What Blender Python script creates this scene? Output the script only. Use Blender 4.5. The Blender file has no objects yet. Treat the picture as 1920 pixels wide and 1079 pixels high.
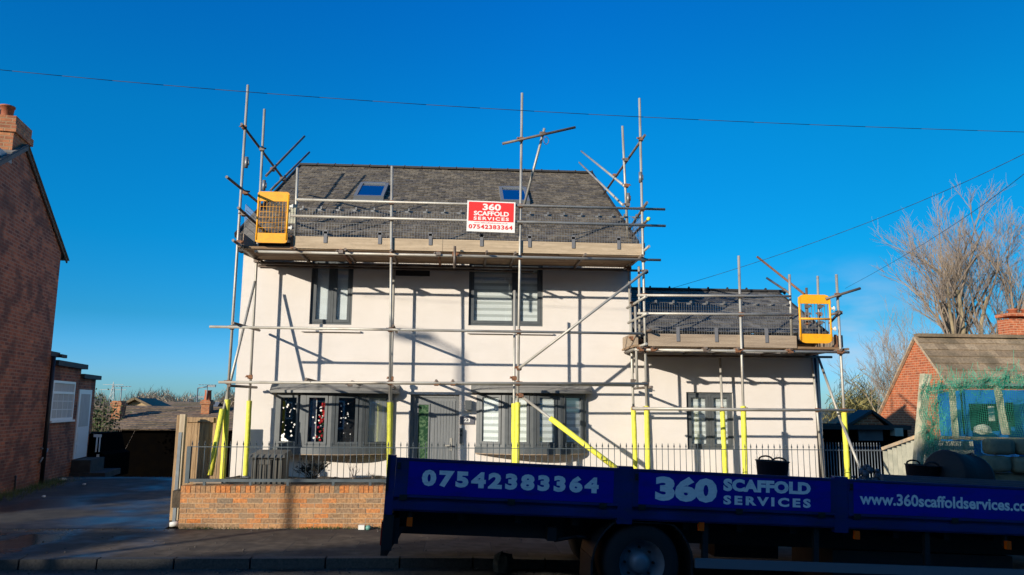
import bpy, math, random
from mathutils import Vector, Matrix
random.seed(7)
R = math.radians
C = bpy.context.scene.collection
Z = Vector((0, 0, 1))

# ------------------------------------------------------------------ camera
F = 1440.0; PW, PH = 1920.0, 1079.0
CAM = Vector((0, 0, 2.0))
yaw, pit, rol = R(3.708), R(8.806), R(.488)
fw = Vector((math.sin(yaw)*math.cos(pit), math.cos(yaw)*math.cos(pit), math.sin(pit)))
rt = Vector((math.cos(yaw), -math.sin(yaw), 0)); up = rt.cross(fw)
rt2 = rt*math.cos(rol) + up*math.sin(rol); up2 = up*math.cos(rol) - rt*math.sin(rol)
cd = bpy.data.cameras.new('camera'); cam = bpy.data.objects.new('camera', cd); C.objects.link(cam)
cam.matrix_world = Matrix(((rt2.x, up2.x, -fw.x, CAM.x), (rt2.y, up2.y, -fw.y, CAM.y), (rt2.z, up2.z, -fw.z, CAM.z), (0, 0, 0, 1)))
cd.sensor_width = 36; cd.lens = 36*F/PW; cd.clip_end = 3000; cd.clip_start = .1
bpy.context.scene.camera = cam
# survey helpers: where a sight line meets a known plane of the place
def ray(x, y): return fw*F + rt2*(x-PW/2) - up2*(y-PH/2)
def P(x, y, Y): d = ray(x, y); return CAM + d*(Y/d.y)
def PX(x, y, X): d = ray(x, y); return CAM + d*(X/d.x)
def PZ(x, y, zz): d = ray(x, y); return CAM + d*((zz-CAM.z)/d.z)
def PP(x, y, p0, n): d = ray(x, y); return CAM + d*((p0-CAM).dot(n)/d.dot(n))

# ------------------------------------------------------------------ materials
M = {}
def nt(name):
    m = bpy.data.materials.new(name); m.use_nodes = True; M[name] = m
    return m, m.node_tree.nodes, m.node_tree.links, m.node_tree.nodes['Principled BSDF']
def c4(c): return (c[0], c[1], c[2], 1)
def ramp(N, stops):
    r = N.new('ShaderNodeValToRGB'); e = r.color_ramp.elements
    while len(e) < len(stops): e.new(.5)
    for i, (p, c) in enumerate(stops): e[i].position = p; e[i].color = c4(c)
    return r
def mat(name, col, rough=.6, metal=0, col2=None, scale=3, detail=6, bump=0, bscale=40, lo=.35, hi=.65, stretch=None, spec=None, coat=0):
    m, N, L, b = nt(name)
    b.inputs['Base Color'].default_value = c4(col); b.inputs['Roughness'].default_value = rough; b.inputs['Metallic'].default_value = metal
    if spec is not None: b.inputs['Specular IOR Level'].default_value = spec
    if coat: b.inputs['Coat Weight'].default_value = coat
    tc = N.new('ShaderNodeTexCoord'); src = tc.outputs['Object']
    if stretch:
        mp = N.new('ShaderNodeMapping'); mp.inputs['Scale'].default_value = stretch; L.new(src, mp.inputs[0]); src = mp.outputs[0]
    if col2:
        n = N.new('ShaderNodeTexNoise'); n.inputs['Scale'].default_value = scale; n.inputs['Detail'].default_value = detail; L.new(src, n.inputs[0])
        r = ramp(N, [(lo, col), (hi, col2)]); L.new(n.outputs[0], r.inputs[0]); L.new(r.outputs[0], b.inputs['Base Color'])
    if bump:
        n2 = N.new('ShaderNodeTexNoise'); n2.inputs['Scale'].default_value = bscale; n2.inputs['Detail'].default_value = 5; L.new(src, n2.inputs[0])
        bp = N.new('ShaderNodeBump'); bp.inputs['Strength'].default_value = bump; bp.inputs['Distance'].default_value = .02
        L.new(n2.outputs[0], bp.inputs['Height']); L.new(bp.outputs[0], b.inputs['Normal'])
    return m
def island(name, stops, rough=.8, bump=.5, bscale=30, nmix=.35, dirt=None):
    """colour picked per separate piece (brick, slate) of one mesh, with fine wear"""
    m, N, L, b = nt(name); b.inputs['Roughness'].default_value = rough
    g = N.new('ShaderNodeNewGeometry'); r = ramp(N, stops); L.new(g.outputs['Random Per Island'], r.inputs[0])
    tc = N.new('ShaderNodeTexCoord'); n = N.new('ShaderNodeTexNoise'); n.inputs['Scale'].default_value = bscale; n.inputs['Detail'].default_value = 6
    L.new(tc.outputs['Object'], n.inputs[0])
    mr = N.new('ShaderNodeMapRange'); mr.inputs[1].default_value = .3; mr.inputs[2].default_value = .7; mr.inputs[3].default_value = 1-nmix; mr.inputs[4].default_value = 1+nmix
    L.new(n.outputs[0], mr.inputs[0])
    mx = N.new('ShaderNodeMix'); mx.data_type = 'RGBA'; mx.blend_type = 'MULTIPLY'; mx.inputs[0].default_value = 1
    L.new(r.outputs[0], mx.inputs[6]); L.new(mr.outputs[0], mx.inputs[7]); out = mx.outputs[2]
    if dirt:
        n3 = N.new('ShaderNodeTexNoise'); n3.inputs['Scale'].default_value = dirt[1]; n3.inputs['Detail'].default_value = 4; L.new(tc.outputs['Object'], n3.inputs[0])
        r3 = N.new('ShaderNodeMapRange'); r3.inputs[1].default_value = .48; r3.inputs[2].default_value = .7; r3.inputs[4].default_value = dirt[2]; L.new(n3.outputs[0], r3.inputs[0])
        m3 = N.new('ShaderNodeMix'); m3.data_type = 'RGBA'; L.new(r3.outputs[0], m3.inputs[0]); L.new(out, m3.inputs[6]); m3.inputs[7].default_value = c4(dirt[0]); out = m3.outputs[2]
    L.new(out, b.inputs['Base Color'])
    bp = N.new('ShaderNodeBump'); bp.inputs['Strength'].default_value = bump; bp.inputs['Distance'].default_value = .01
    L.new(n.outputs[0], bp.inputs['Height']); L.new(bp.outputs[0], b.inputs['Normal'])
    return m
def brick(name, stops, mortar, w=.225, h=.075, ms=.011, rough=.85, off=.5, stain=None):
    """masonry on metre UVs"""
    m, N, L, b = nt(name); b.inputs['Roughness'].default_value = rough
    tc = N.new('ShaderNodeTexCoord'); bt = N.new('ShaderNodeTexBrick'); L.new(tc.outputs['UV'], bt.inputs[0])
    bt.inputs['Scale'].default_value = 1; bt.inputs['Brick Width'].default_value = w; bt.inputs['Row Height'].default_value = h
    bt.inputs['Mortar Size'].default_value = ms; bt.inputs['Mortar Smooth'].default_value = .3; bt.offset = off
    bt.inputs['Color1'].default_value = (0, 0, 0, 1); bt.inputs['Color2'].default_value = (1, 1, 1, 1); bt.inputs['Mortar'].default_value = (.5, .5, .5, 1)
    r = ramp(N, stops); L.new(bt.outputs['Color'], r.inputs[0])
    n = N.new('ShaderNodeTexNoise'); n.inputs['Scale'].default_value = 6; n.inputs['Detail'].default_value = 8; L.new(tc.outputs['Object'], n.inputs[0])
    mr = N.new('ShaderNodeMapRange'); mr.inputs[1].default_value = .3; mr.inputs[2].default_value = .7; mr.inputs[3].default_value = .6; mr.inputs[4].default_value = 1.35; L.new(n.outputs[0], mr.inputs[0])
    mx = N.new('ShaderNodeMix'); mx.data_type = 'RGBA'; mx.blend_type = 'MULTIPLY'; mx.inputs[0].default_value = 1; L.new(r.outputs[0], mx.inputs[6]); L.new(mr.outputs[0], mx.inputs[7])
    m2 = N.new('ShaderNodeMix'); m2.data_type = 'RGBA'; L.new(bt.outputs['Fac'], m2.inputs[0]); L.new(mx.outputs[2], m2.inputs[6]); m2.inputs[7].default_value = c4(mortar)
    out = m2.outputs[2]
    if stain:
        n3 = N.new('ShaderNodeTexNoise'); n3.inputs['Scale'].default_value = stain[1]; n3.inputs['Detail'].default_value = 5; L.new(tc.outputs['Object'], n3.inputs[0])
        r3 = N.new('ShaderNodeMapRange'); r3.inputs[1].default_value = .5; r3.inputs[2].default_value = .62; r3.inputs[4].default_value = stain[2]; L.new(n3.outputs[0], r3.inputs[0])
        m3 = N.new('ShaderNodeMix'); m3.data_type = 'RGBA'; L.new(r3.outputs[0], m3.inputs[0]); L.new(out, m3.inputs[6]); m3.inputs[7].default_value = c4(stain[0]); out = m3.outputs[2]
    L.new(out, b.inputs['Base Color'])
    bp = N.new('ShaderNodeBump'); bp.inputs['Strength'].default_value = .6; bp.inputs['Distance'].default_value = .012; bp.invert = True
    L.new(bt.outputs['Fac'], bp.inputs['Height']); L.new(bp.outputs[0], b.inputs['Normal'])
    return m

mat('render_white', (.755, .70, .65), .9, col2=(.72, .665, .61), scale=1.6, detail=10, bump=.35, bscale=110)
mat('upvc_white', (.8, .8, .8), .35)
mat('frame_grey', (.08, .09, .096), .45, col2=(.10, .11, .115), scale=8)
mat('frame_grey_light', (.19, .19, .18), .5)
mat('room_shade', (.006, .006, .008), .9)
mat('black_plastic', (.008, .008, .009), .4)
mat('black_rubber', (.008, .009, .012), .75, bump=.3, bscale=25)
mat('steel_tube', (.46, .44, .39), .5, .35, col2=(.30, .26, .21), scale=2.2, lo=.45, hi=.75, bump=.15, bscale=60)
mat('old_tube', (.20, .165, .14), .6, .4, col2=(.12, .075, .05), scale=4, lo=.4, hi=.7, bump=.2, bscale=60)
mat('rust', (.30, .13, .055), .75, .2, col2=(.16, .08, .05), scale=30)
mat('sleeve_yellow', (.84, .80, .075), .6, col2=(.62, .61, .06), scale=7, lo=.4, hi=.8, bump=.5, bscale=18)
mat('gate_yellow', (.95, .42, .008), .5, col2=(.78, .33, .01), scale=7, lo=.45, hi=.8)
mat('board_new', (.54, .42, .285), .75, col2=(.42, .32, .21), scale=3, stretch=(.6, 5, 9), bump=.3, bscale=20)
mat('board_old', (.40, .31, .22), .8, col2=(.28, .21, .15), scale=3, stretch=(.6, 5, 9), bump=.4, bscale=20)
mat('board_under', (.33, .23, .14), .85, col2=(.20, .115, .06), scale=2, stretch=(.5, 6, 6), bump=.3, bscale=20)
mat('wire_grey', (.25, .25, .25), .5, .6)
mat('clip_grey', (.16, .16, .17), .55)
mat('sign_white', (.85, .83, .78), .4)
mat('sign_red', (.78, .035, .03), .4)
mat('sign_black', (.01, .01, .012), .35)
mat('letter_grey', (.05, .05, .055), .5)
mat('sign_grey', (.14, .14, .16), .4)
mat('truck_blue', (.004, .014, .11), .45, col2=(.006, .022, .17), scale=2, coat=.2)
mat('truck_navy', (.003, .003, .36), .4, col2=(.003, .003, .32), scale=1.2)
mat('letter_white', (.90, .92, .93), .4, col2=(.84, .87, .9), scale=14)
mat('chassis_black', (.006, .007, .012), .6, col2=(.015, .013, .012), scale=6)
mat('tyre', (.012, .013, .016), .85, bump=.2, bscale=30)
mat('alloy', (.18, .2, .24), .5, .3)
mat('amber', (.75, .09, .0), .35)
mat('lamp_red', (.35, .01, .008), .3)
mat('tarmac', (.042, .042, .044), .75, col2=(.075, .07, .065), scale=2.5, detail=10, lo=.3, hi=.75, bump=.7, bscale=90)
mat('kerb_stone', (.05, .048, .045), .85, col2=(.03, .028, .027), scale=5, bump=.5, bscale=40)
mat('soil', (.10, .075, .05), .95, col2=(.05, .04, .028), scale=6, bump=.8, bscale=25)
mat('field', (.045, .06, .025), .95, col2=(.09, .08, .045), scale=.2, bump=.5, bscale=4)
mat('paving_light', (.30, .27, .23), .85, col2=(.2, .18, .16), scale=3, bump=.3, bscale=30)
mat('fence_wood', (.44, .29, .15), .8, col2=(.26, .165, .085), scale=2.5, stretch=(9, 9, .8), bump=.4, bscale=12)
mat('post_pale', (.55, .45, .3), .8, col2=(.42, .33, .22), scale=4, stretch=(6, 6, .6))
mat('galv', (.22, .25, .27), .5, .6, col2=(.16, .18, .2), scale=7)
mat('rail_grey', (.10, .125, .14), .5, .3, col2=(.07, .09, .10), scale=6)
mat('bin_grey', (.085, .08, .065), .55, col2=(.065, .06, .05), scale=5)
mat('terracotta', (.42, .12, .05), .75, col2=(.32, .09, .04), scale=5)
mat('lead', (.35, .36, .36), .6, col2=(.5, .5, .48), scale=7)
mat('gutter_black', (.01, .01, .012), .45)
mat('soffit_dark', (.03, .028, .028), .7)
mat('cement', (.58, .40, .23), .9, col2=(.3, .26, .21), scale=9, bump=.4, bscale=30)
mat('concrete_post', (.55, .5, .36), .9, col2=(.36, .35, .24), scale=10, bump=.5, bscale=40)
mat('block_dark', (.09, .12, .085), .95, col2=(.16, .17, .12), scale=4, bump=.6, bscale=20)
mat('blue_panel', (.01, .13, .42), .5, col2=(.01, .10, .33), scale=2)
mat('net_green', (.03, .27, .17), .7)
mat('cream_board', (.55, .53, .42), .8, col2=(.4, .4, .32), scale=5)
mat('shed_shade_black', (.0012, .001, .001), .95, col2=(.002, .0015, .001), scale=3, spec=.02)  # near-black; on the bungalow wall this colour stands for shade
mat('shed_grey', (.12, .12, .13), .8, col2=(.08, .08, .085), scale=3)
mat('render_buff', (.45, .33, .19), .9, col2=(.38, .28, .16), scale=2)
mat('solar', (.008, .012, .05), .25)
mat('grey_sheet', (.16, .17, .18), .6)
mat('bark', (.36, .28, .17), .9, col2=(.2, .16, .10), scale=3, bump=.5, bscale=15)
mat('twig', (.19, .15, .125), .9, col2=(.25, .195, .145), scale=.6)
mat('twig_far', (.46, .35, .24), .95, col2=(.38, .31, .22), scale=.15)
mat('hedge_leaf', (.24, .20, .065), .85, col2=(.14, .125, .04), scale=.6)
mat('twig_dark', (.035, .03, .02), .9)
mat('leaf_green', (.05, .09, .025), .7, col2=(.09, .11, .03), scale=9)
mat('cable_black', (.02, .02, .024), .7)
mat('red_bauble', (.6, .02, .02), .3)
mat('curtain', (.62, .6, .56), .9, col2=(.45, .44, .42), scale=9, stretch=(6, 6, .3))
mat('litter_white', (.75, .74, .68), .7)
mat('stone', (.13, .11, .09), .95, col2=(.07, .06, .05), scale=12, bump=.8, bscale=25)
mat('bucket_mint', (.12, .3, .25), .5)
mat('bag_dark', (.03, .035, .05), .6, col2=(.06, .07, .09), scale=12, bump=.8, bscale=14)
mat('plank_load', (.07, .07, .10), .8, col2=(.10, .09, .10), scale=4)
mat('pane_green', (.02, .06, .03), .25, col2=(.10, .17, .09), scale=22, lo=.45, hi=.62)
mat('car_paint', (.4, .42, .42), .3, coat=.5)
island('slate_new', [(0, (.085, .07, .052)), (.35, (.125, .104, .078)), (.7, (.18, .15, .11)), (.85, (.11, .094, .078)), (1, (.07, .06, .052))], .85, .9, 14, .5)
island('slate_dark', [(0, (.08, .075, .07)), (.5, (.12, .113, .102)), (1, (.19, .178, .16))], .75, .6, 22, .35)
island('tile_brown', [(0, (.22, .16, .10)), (.5, (.29, .21, .13)), (1, (.36, .27, .175))], .85, .5, 18, .3, dirt=((.07, .06, .035), 1.2, .6))
island('tile_old', [(0, (.13, .09, .062)), (.5, (.18, .125, .085)), (1, (.23, .165, .11))], .85, .5, 10, .35, dirt=((.07, .07, .02), .8, .6))
island('garden_brick', [(0, (.50, .17, .04)), (.16, (.55, .20, .055)), (.3, (.44, .20, .075)), (.46, (.34, .18, .085)), (.6, (.27, .165, .085)), (.74, (.47, .23, .09)), (.88, (.20, .15, .10)), (1, (.52, .26, .10))], .85, .7, 30, .4, dirt=((.34, .21, .11), 1.6, .5))
island('kerb_piece', [(0, (.045, .042, .039)), (1, (.075, .07, .062))], .85, .6, 40, .3)
brick('old_brick', [(0, (.27, .07, .03)), (.35, (.36, .10, .04)), (.7, (.16, .045, .025)), (1, (.46, .15, .065))], (.30, .17, .11), ms=.013, stain=((.05, .022, .016), 1.6, .6))
brick('chim_brick', [(0, (.40, .14, .055)), (.5, (.28, .09, .04)), (1, (.48, .19, .075))], (.33, .2, .11))
brick('red_brick', [(0, (.46, .115, .042)), (.5, (.52, .14, .05)), (1, (.40, .10, .04))], (.62, .34, .20), ms=.009)
brick('street_brick', [(0, (.25, .1, .06)), (.5, (.30, .13, .08)), (1, (.2, .08, .05))], (.3, .24, .2))
brick('slab_paving', [(0, (.085, .066, .048)), (.5, (.12, .092, .066)), (1, (.068, .053, .04))], (.06, .052, .045), w=.9, h=.75, ms=.009, stain=((.05, .043, .038), .8, .85))
_m = M['slab_paving']; N_, L_ = _m.node_tree.nodes, _m.node_tree.links; b_ = N_['Principled BSDF']
tc_ = N_.new('ShaderNodeTexCoord'); sp_ = N_.new('ShaderNodeSeparateXYZ'); L_.new(tc_.outputs['Object'], sp_.inputs[0]); nz_ = N_.new('ShaderNodeTexNoise'); nz_.inputs['Scale'].default_value = .9; nz_.inputs['Detail'].default_value = 4; L_.new(tc_.outputs['Object'], nz_.inputs[0])
ma_ = N_.new('ShaderNodeMapRange'); ma_.inputs[1].default_value = -3.2; ma_.inputs[2].default_value = -5.2; L_.new(sp_.outputs[0], ma_.inputs[0]); mb_ = N_.new('ShaderNodeMapRange'); mb_.inputs[1].default_value = .38; mb_.inputs[2].default_value = .55; L_.new(nz_.outputs[0], mb_.inputs[0])
mm_ = N_.new('ShaderNodeMath'); mm_.operation = 'MULTIPLY'; L_.new(ma_.outputs[0], mm_.inputs[0]); L_.new(mb_.outputs[0], mm_.inputs[1]); mc_ = N_.new('ShaderNodeMapRange'); mc_.inputs[3].default_value = .9; mc_.inputs[4].default_value = .14; b_.inputs['Specular IOR Level'].default_value = .25; L_.new(mm_.outputs[0], mc_.inputs[0]); L_.new(mc_.outputs[0], b_.inputs['Roughness'])
def damp(name, c1, c2, scale):
    m, N, L, b = nt(name)
    tc = N.new('ShaderNodeTexCoord')
    n = N.new('ShaderNodeTexNoise'); n.inputs['Scale'].default_value = scale; n.inputs['Detail'].default_value = 9; L.new(tc.outputs['Object'], n.inputs[0])
    r = ramp(N, [(.35, c1), (.68, c2)]); L.new(n.outputs[0], r.inputs[0]); L.new(r.outputs[0], b.inputs['Base Color'])
    n2 = N.new('ShaderNodeTexNoise'); n2.inputs['Scale'].default_value = .55; n2.inputs['Detail'].default_value = 3; L.new(tc.outputs['Object'], n2.inputs[0])
    r2 = N.new('ShaderNodeMapRange'); r2.inputs[1].default_value = .42; r2.inputs[2].default_value = .6; r2.inputs[3].default_value = .85; r2.inputs[4].default_value = .33; L.new(n2.outputs[0], r2.inputs[0]); L.new(r2.outputs[0], b.inputs['Roughness'])
    n3 = N.new('ShaderNodeTexNoise'); n3.inputs['Scale'].default_value = 60; L.new(tc.outputs['Object'], n3.inputs[0])
    bp = N.new('ShaderNodeBump'); bp.inputs['Strength'].default_value = .25; bp.inputs['Distance'].default_value = .01; L.new(n3.outputs[0], bp.inputs['Height']); L.new(bp.outputs[0], b.inputs['Normal'])
damp('wet_tarmac', (.014, .013, .013), (.06, .052, .043), 4)
def glass(name, tint=(.97, .99, 1), refl=.22):
    m, N, L, b = nt(name); N.remove(b); out = N['Material Output']
    t = N.new('ShaderNodeBsdfTransparent'); t.inputs[0].default_value = c4(tint)
    g = N.new('ShaderNodeBsdfGlossy'); g.inputs['Roughness'].default_value = .02; g.inputs[0].default_value = (.9, .95, 1, 1)
    lw = N.new('ShaderNodeLayerWeight'); lw.inputs[0].default_value = .5; pw = N.new('ShaderNodeMath'); pw.operation = 'POWER'; pw.inputs[1].default_value = 4; L.new(lw.outputs['Facing'], pw.inputs[0])
    mr = N.new('ShaderNodeMapRange'); mr.inputs[3].default_value = refl; mr.inputs[4].default_value = .9; L.new(pw.outputs[0], mr.inputs[0])
    mx = N.new('ShaderNodeMixShader'); L.new(mr.outputs[0], mx.inputs[0]); L.new(t.outputs[0], mx.inputs[1]); L.new(g.outputs[0], mx.inputs[2]); L.new(mx.outputs[0], out.inputs[0])
glass('glass', refl=.10)
glass('roof_glass', (.2, .35, .6), .5)
def blind(name, c1, c2, period):
    m, N, L, b = nt(name); b.inputs['Roughness'].default_value = .9
    tc = N.new('ShaderNodeTexCoord'); sp = N.new('ShaderNodeSeparateXYZ'); L.new(tc.outputs['Object'], sp.inputs[0])
    md = N.new('ShaderNodeMath'); md.operation = 'PINGPONG'; md.inputs[1].default_value = period/2; L.new(sp.outputs[2], md.inputs[0])
    r = N.new('ShaderNodeMapRange'); r.inputs[1].default_value = period*.18; r.inputs[2].default_value = period*.26; L.new(md.outputs[0], r.inputs[0])
    mx = N.new('ShaderNodeMix'); mx.data_type = 'RGBA'; L.new(r.outputs[0], mx.inputs[0]); mx.inputs[6].default_value = c4(c1); mx.inputs[7].default_value = c4(c2); L.new(mx.outputs[2], b.inputs['Base Color'])
blind('zebra_blind', (.55, .56, .52), (.85, .85, .80), .125)
blind('plain_blind', (.82, .83, .80), (.86, .87, .84), .3)

def grime(name, scale, c, amt):
    m = M[name]; N, L = m.node_tree.nodes, m.node_tree.links; b = N['Principled BSDF']; src = b.inputs['Base Color'].links[0].from_socket
    tc = N.new('ShaderNodeTexCoord'); mp = N.new('ShaderNodeMapping'); mp.inputs['Scale'].default_value = (1, 1, 3.5); L.new(tc.outputs['Object'], mp.inputs[0]); n = N.new('ShaderNodeTexNoise'); n.inputs['Scale'].default_value = scale; n.inputs['Detail'].default_value = 9; n.inputs['Roughness'].default_value = .7; L.new(mp.outputs[0], n.inputs[0])
    r = N.new('ShaderNodeMapRange'); r.inputs[1].default_value = .5; r.inputs[2].default_value = .75; r.inputs[4].default_value = amt; L.new(n.outputs[0], r.inputs[0])
    x = N.new('ShaderNodeMix'); x.data_type = 'RGBA'; L.new(r.outputs[0], x.inputs[0]); L.new(src, x.inputs[6]); x.inputs[7].default_value = c4(c); L.new(x.outputs[2], b.inputs['Base Color'])
grime('truck_blue', 5, (.03, .03, .035), .7); grime('truck_navy', 4, (.012, .012, .07), .6); grime('letter_white', 9, (.4, .45, .5), .6)
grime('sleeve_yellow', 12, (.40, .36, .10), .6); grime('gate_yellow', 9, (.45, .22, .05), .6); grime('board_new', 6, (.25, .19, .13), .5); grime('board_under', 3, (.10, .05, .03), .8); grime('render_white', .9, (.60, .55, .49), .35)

# ------------------------------------------------------------------ mesh builder
class MB:
    def __init__(s): s.v = []; s.f = []; s.sm = []; s.mi = []
    def add(s, vs, fs, sm=False, mi=0):
        n = len(s.v); s.v += [Vector(v) for v in vs]; s.f += [tuple(n+i for i in f) for f in fs]; s.sm += [sm]*len(fs); s.mi += [mi]*len(fs); return s
    def quad(s, a, b, c, d, mi=0): return s.add([a, b, c, d], [(0, 1, 2, 3)], False, mi)
    def hexa(s, v, mi=0): return s.add(v, [(3, 2, 1, 0), (4, 5, 6, 7), (0, 1, 5, 4), (1, 2, 6, 5), (2, 3, 7, 6), (3, 0, 4, 7)], False, mi)
    def box(s, a, b, mi=0):
        x0, x1 = sorted((a[0], b[0])); y0, y1 = sorted((a[1], b[1])); z0, z1 = sorted((a[2], b[2]))
        return s.hexa([(x0, y0, z0), (x1, y0, z0), (x1, y1, z0), (x0, y1, z0), (x0, y0, z1), (x1, y0, z1), (x1, y1, z1), (x0, y1, z1)], mi)
    def bar(s, p, q, w, h, upv=Z, mi=0):
        p = Vector(p); q = Vector(q); d = (q-p).normalized(); sd = d.cross(upv)
        if sd.length < 1e-4: sd = d.cross(Vector((0, 1, 0)))
        sd.normalize(); u = sd.cross(d).normalized(); a = sd*w/2; b = u*h/2
        return s.hexa([p-a-b, p+a-b, p+a+b, p-a+b, q-a-b, q+a-b, q+a+b, q-a+b][:0] or [p-a-b, q-a-b, q+a-b, p+a-b, p-a+b, q-a+b, q+a+b, p+a+b], mi)
    def tube(s, p, q, r, n=8, r2=None, caps=True, mi=0):
        p = Vector(p); q = Vector(q); r2 = r if r2 is None else r2; d = q-p
        if d.length < 1e-6: return s
        d.normalize(); a = d.orthogonal().normalized(); b = d.cross(a); k = len(s.v)
        for c, rr in ((p, r), (q, r2)):
            for i in range(n):
                t = 2*math.pi*i/n; s.v.append(c + a*(rr*math.cos(t)) + b*(rr*math.sin(t)))
        for i in range(n):
            j = (i+1) % n; s.f.append((k+i, k+j, k+n+j, k+n+i)); s.sm.append(n > 4); s.mi.append(mi)
        if caps:
            s.f.append(tuple(k+i for i in reversed(range(n)))); s.f.append(tuple(k+n+i for i in range(n))); s.sm += [False]*2; s.mi += [mi]*2
        return s
    def path(s, pts, r, n=6, mi=0):
        for i in range(len(pts)-1): s.tube(pts[i], pts[i+1], r, n, mi=mi)
        return s
    def prism(s, poly, vec, mi=0):
        n = len(poly); vec = Vector(vec); vs = [Vector(p) for p in poly]; vs += [p+vec for p in vs]
        nn = Vector((0, 0, 0))
        for i in range(n): nn += vs[i].cross(vs[(i+1) % n])
        fs = [tuple(range(n)), tuple(reversed(range(n, 2*n)))]
        if nn.dot(vec) > 0: fs = [tuple(reversed(range(n))), tuple(range(n, 2*n))]
        for i in range(n):
            j = (i+1) % n; fs.append((i, j, n+j, n+i) if nn.dot(vec) > 0 else (j, i, n+i, n+j))
        return s.add(vs, fs, False, mi)
    def lathe(s, c, prof, n=16, axis=Z, mi=0, sm=True):
        c = Vector(c); axis = Vector(axis).normalized(); a = axis.orthogonal().normalized(); b = axis.cross(a); k = len(s.v)
        for r, h in prof:
            for i in range(n):
                t = 2*math.pi*i/n; s.v.append(c + axis*h + a*(r*math.cos(t)) + b*(r*math.sin(t)))
        for m in range(len(prof)-1):
            for i in range(n):
                j = (i+1) % n; s.f.append((k+m*n+i, k+m*n+j, k+(m+1)*n+j, k+(m+1)*n+i)); s.sm.append(sm); s.mi.append(mi)
        return s
    def build(s, name, mats, parent=None, uv=True, tf=None):
        if isinstance(mats, str): mats = [mats]
        org = Vector((0, 0, 0)); o = parent
        while o: org += o.location; o = o.parent
        vs = [tf @ v for v in s.v] if tf else s.v
        me = bpy.data.meshes.new(name); me.from_pydata([tuple(v-org) for v in vs], [], s.f)
        for m in mats: me.materials.append(M[m])
        me.polygons.foreach_set('use_smooth', s.sm); me.polygons.foreach_set('material_index', s.mi)
        if uv:
            ul = me.uv_layers.new(name='uv').data
            for p in me.polygons:
                n = p.normal
                if abs(n.z) > .95: u, w = Vector((1, 0, 0)), Vector((0, 1, 0))
                else: u = Z.cross(n).normalized(); w = n.cross(u)
                for li in p.loop_indices:
                    c = vs[me.loops[li].vertex_index]; ul[li].uv = (c.dot(u), c.dot(w))
        me.update(); ob = bpy.data.objects.new(name, me); C.objects.link(ob)
        if parent: ob.parent = parent
        return ob
def tag(o, label=None, cat=None, group=None, kind=None):
    if label: o['label'] = label
    if cat: o['category'] = cat
    if group: o['group'] = group
    if kind: o['kind'] = kind
    return o
def thing(name, loc, label, cat, group=None):
    o = bpy.data.objects.new(name, None); C.objects.link(o); o.location = loc; o.empty_display_size = .2
    bpy.context.view_layer.update()
    return tag(o, label, cat, group)
def single(mb, name, mats, label, cat, group=None):
    return tag(mb.build(name, mats), label, cat, group)
def text_mb(txt, o, ux, uz, out, w, h, bold=.03, space=1.0, depth=.003, shear=0):
    """lettering as real thin raised shapes filling a w x h field from corner o along ux / uz"""
    cu = bpy.data.curves.new('lettering', 'FONT'); cu.body = txt; cu.offset = bold; cu.space_character = space; cu.resolution_u = 3; cu.shear = shear
    ob = bpy.data.objects.new('lettering', cu); C.objects.link(ob)
    dg = bpy.context.evaluated_depsgraph_get(); me = bpy.data.meshes.new_from_object(ob.evaluated_get(dg))
    xs = [v.co.x for v in me.vertices]; ys = [v.co.y for v in me.vertices]
    x0, x1, y0, y1 = min(xs), max(xs), min(ys), max(ys)
    mb = MB(); o = Vector(o); ux = Vector(ux); uz = Vector(uz); out = Vector(out)
    vs = [o + ux*((v.co.x-x0)/(x1-x0)*w) + uz*((v.co.y-y0)/(y1-y0)*h) + out*depth for v in me.vertices]
    fs = [tuple(p.vertices) for p in me.polygons]
    nn = ux.cross(uz)
    if nn.dot(out) < 0: fs = [tuple(reversed(f)) for f in fs]
    mb.add(vs, fs)
    bpy.data.objects.remove(ob); bpy.data.curves.remove(cu); bpy.data.meshes.remove(me)
    return mb
def roofing(mb, A, B, Cc, D, course=.24, width=.25, th=.02, jit=.01, gap=.006):
    """separate slates: A,B eave left/right, Cc,D ridge left/right"""
    A, B, Cc, D = map(Vector, (A, B, Cc, D)); L = ((Cc-A).length+(D-B).length)/2; n = max(1, round(L/course)); nr = (B-A).cross(Cc-A).normalized()
    if nr.z < 0: nr = -nr
    for i in range(n):
        t0 = i/n; t1 = min(1, (i+1.12)/n); a0 = A.lerp(Cc, t0); b0 = B.lerp(D, t0); a1 = A.lerp(Cc, t1); b1 = B.lerp(D, t1)
        W = (b0-a0).length; m = max(1, round(W/width)); off = .5 if i % 2 else 0; j = -off
        while j < m:
            u0 = max(0, j/m); u1 = min(1, (j+1)/m-gap/W)
            if u1-u0 > .2/m:
                l = random.uniform(0, jit); e = random.uniform(-jit, jit)
                p = [a0.lerp(b0, u0), a0.lerp(b0, u1), a1.lerp(b1, u1), a1.lerp(b1, u0)]; sl = (a1-a0).normalized()
                p[0] = p[0]+sl*e; p[1] = p[1]+sl*e
                lo = [q + nr*(l if k > 1 else l+.004) for k, q in enumerate(p)]; hi = [q + nr*(th+l if k < 2 else l+.004+.002) for k, q in enumerate(p)]
                mb.add(lo+hi, [(4, 5, 6, 7), (0, 1, 5, 4), (1, 2, 6, 5), (3, 0, 4, 7)])
            j += 1
    return mb

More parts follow.
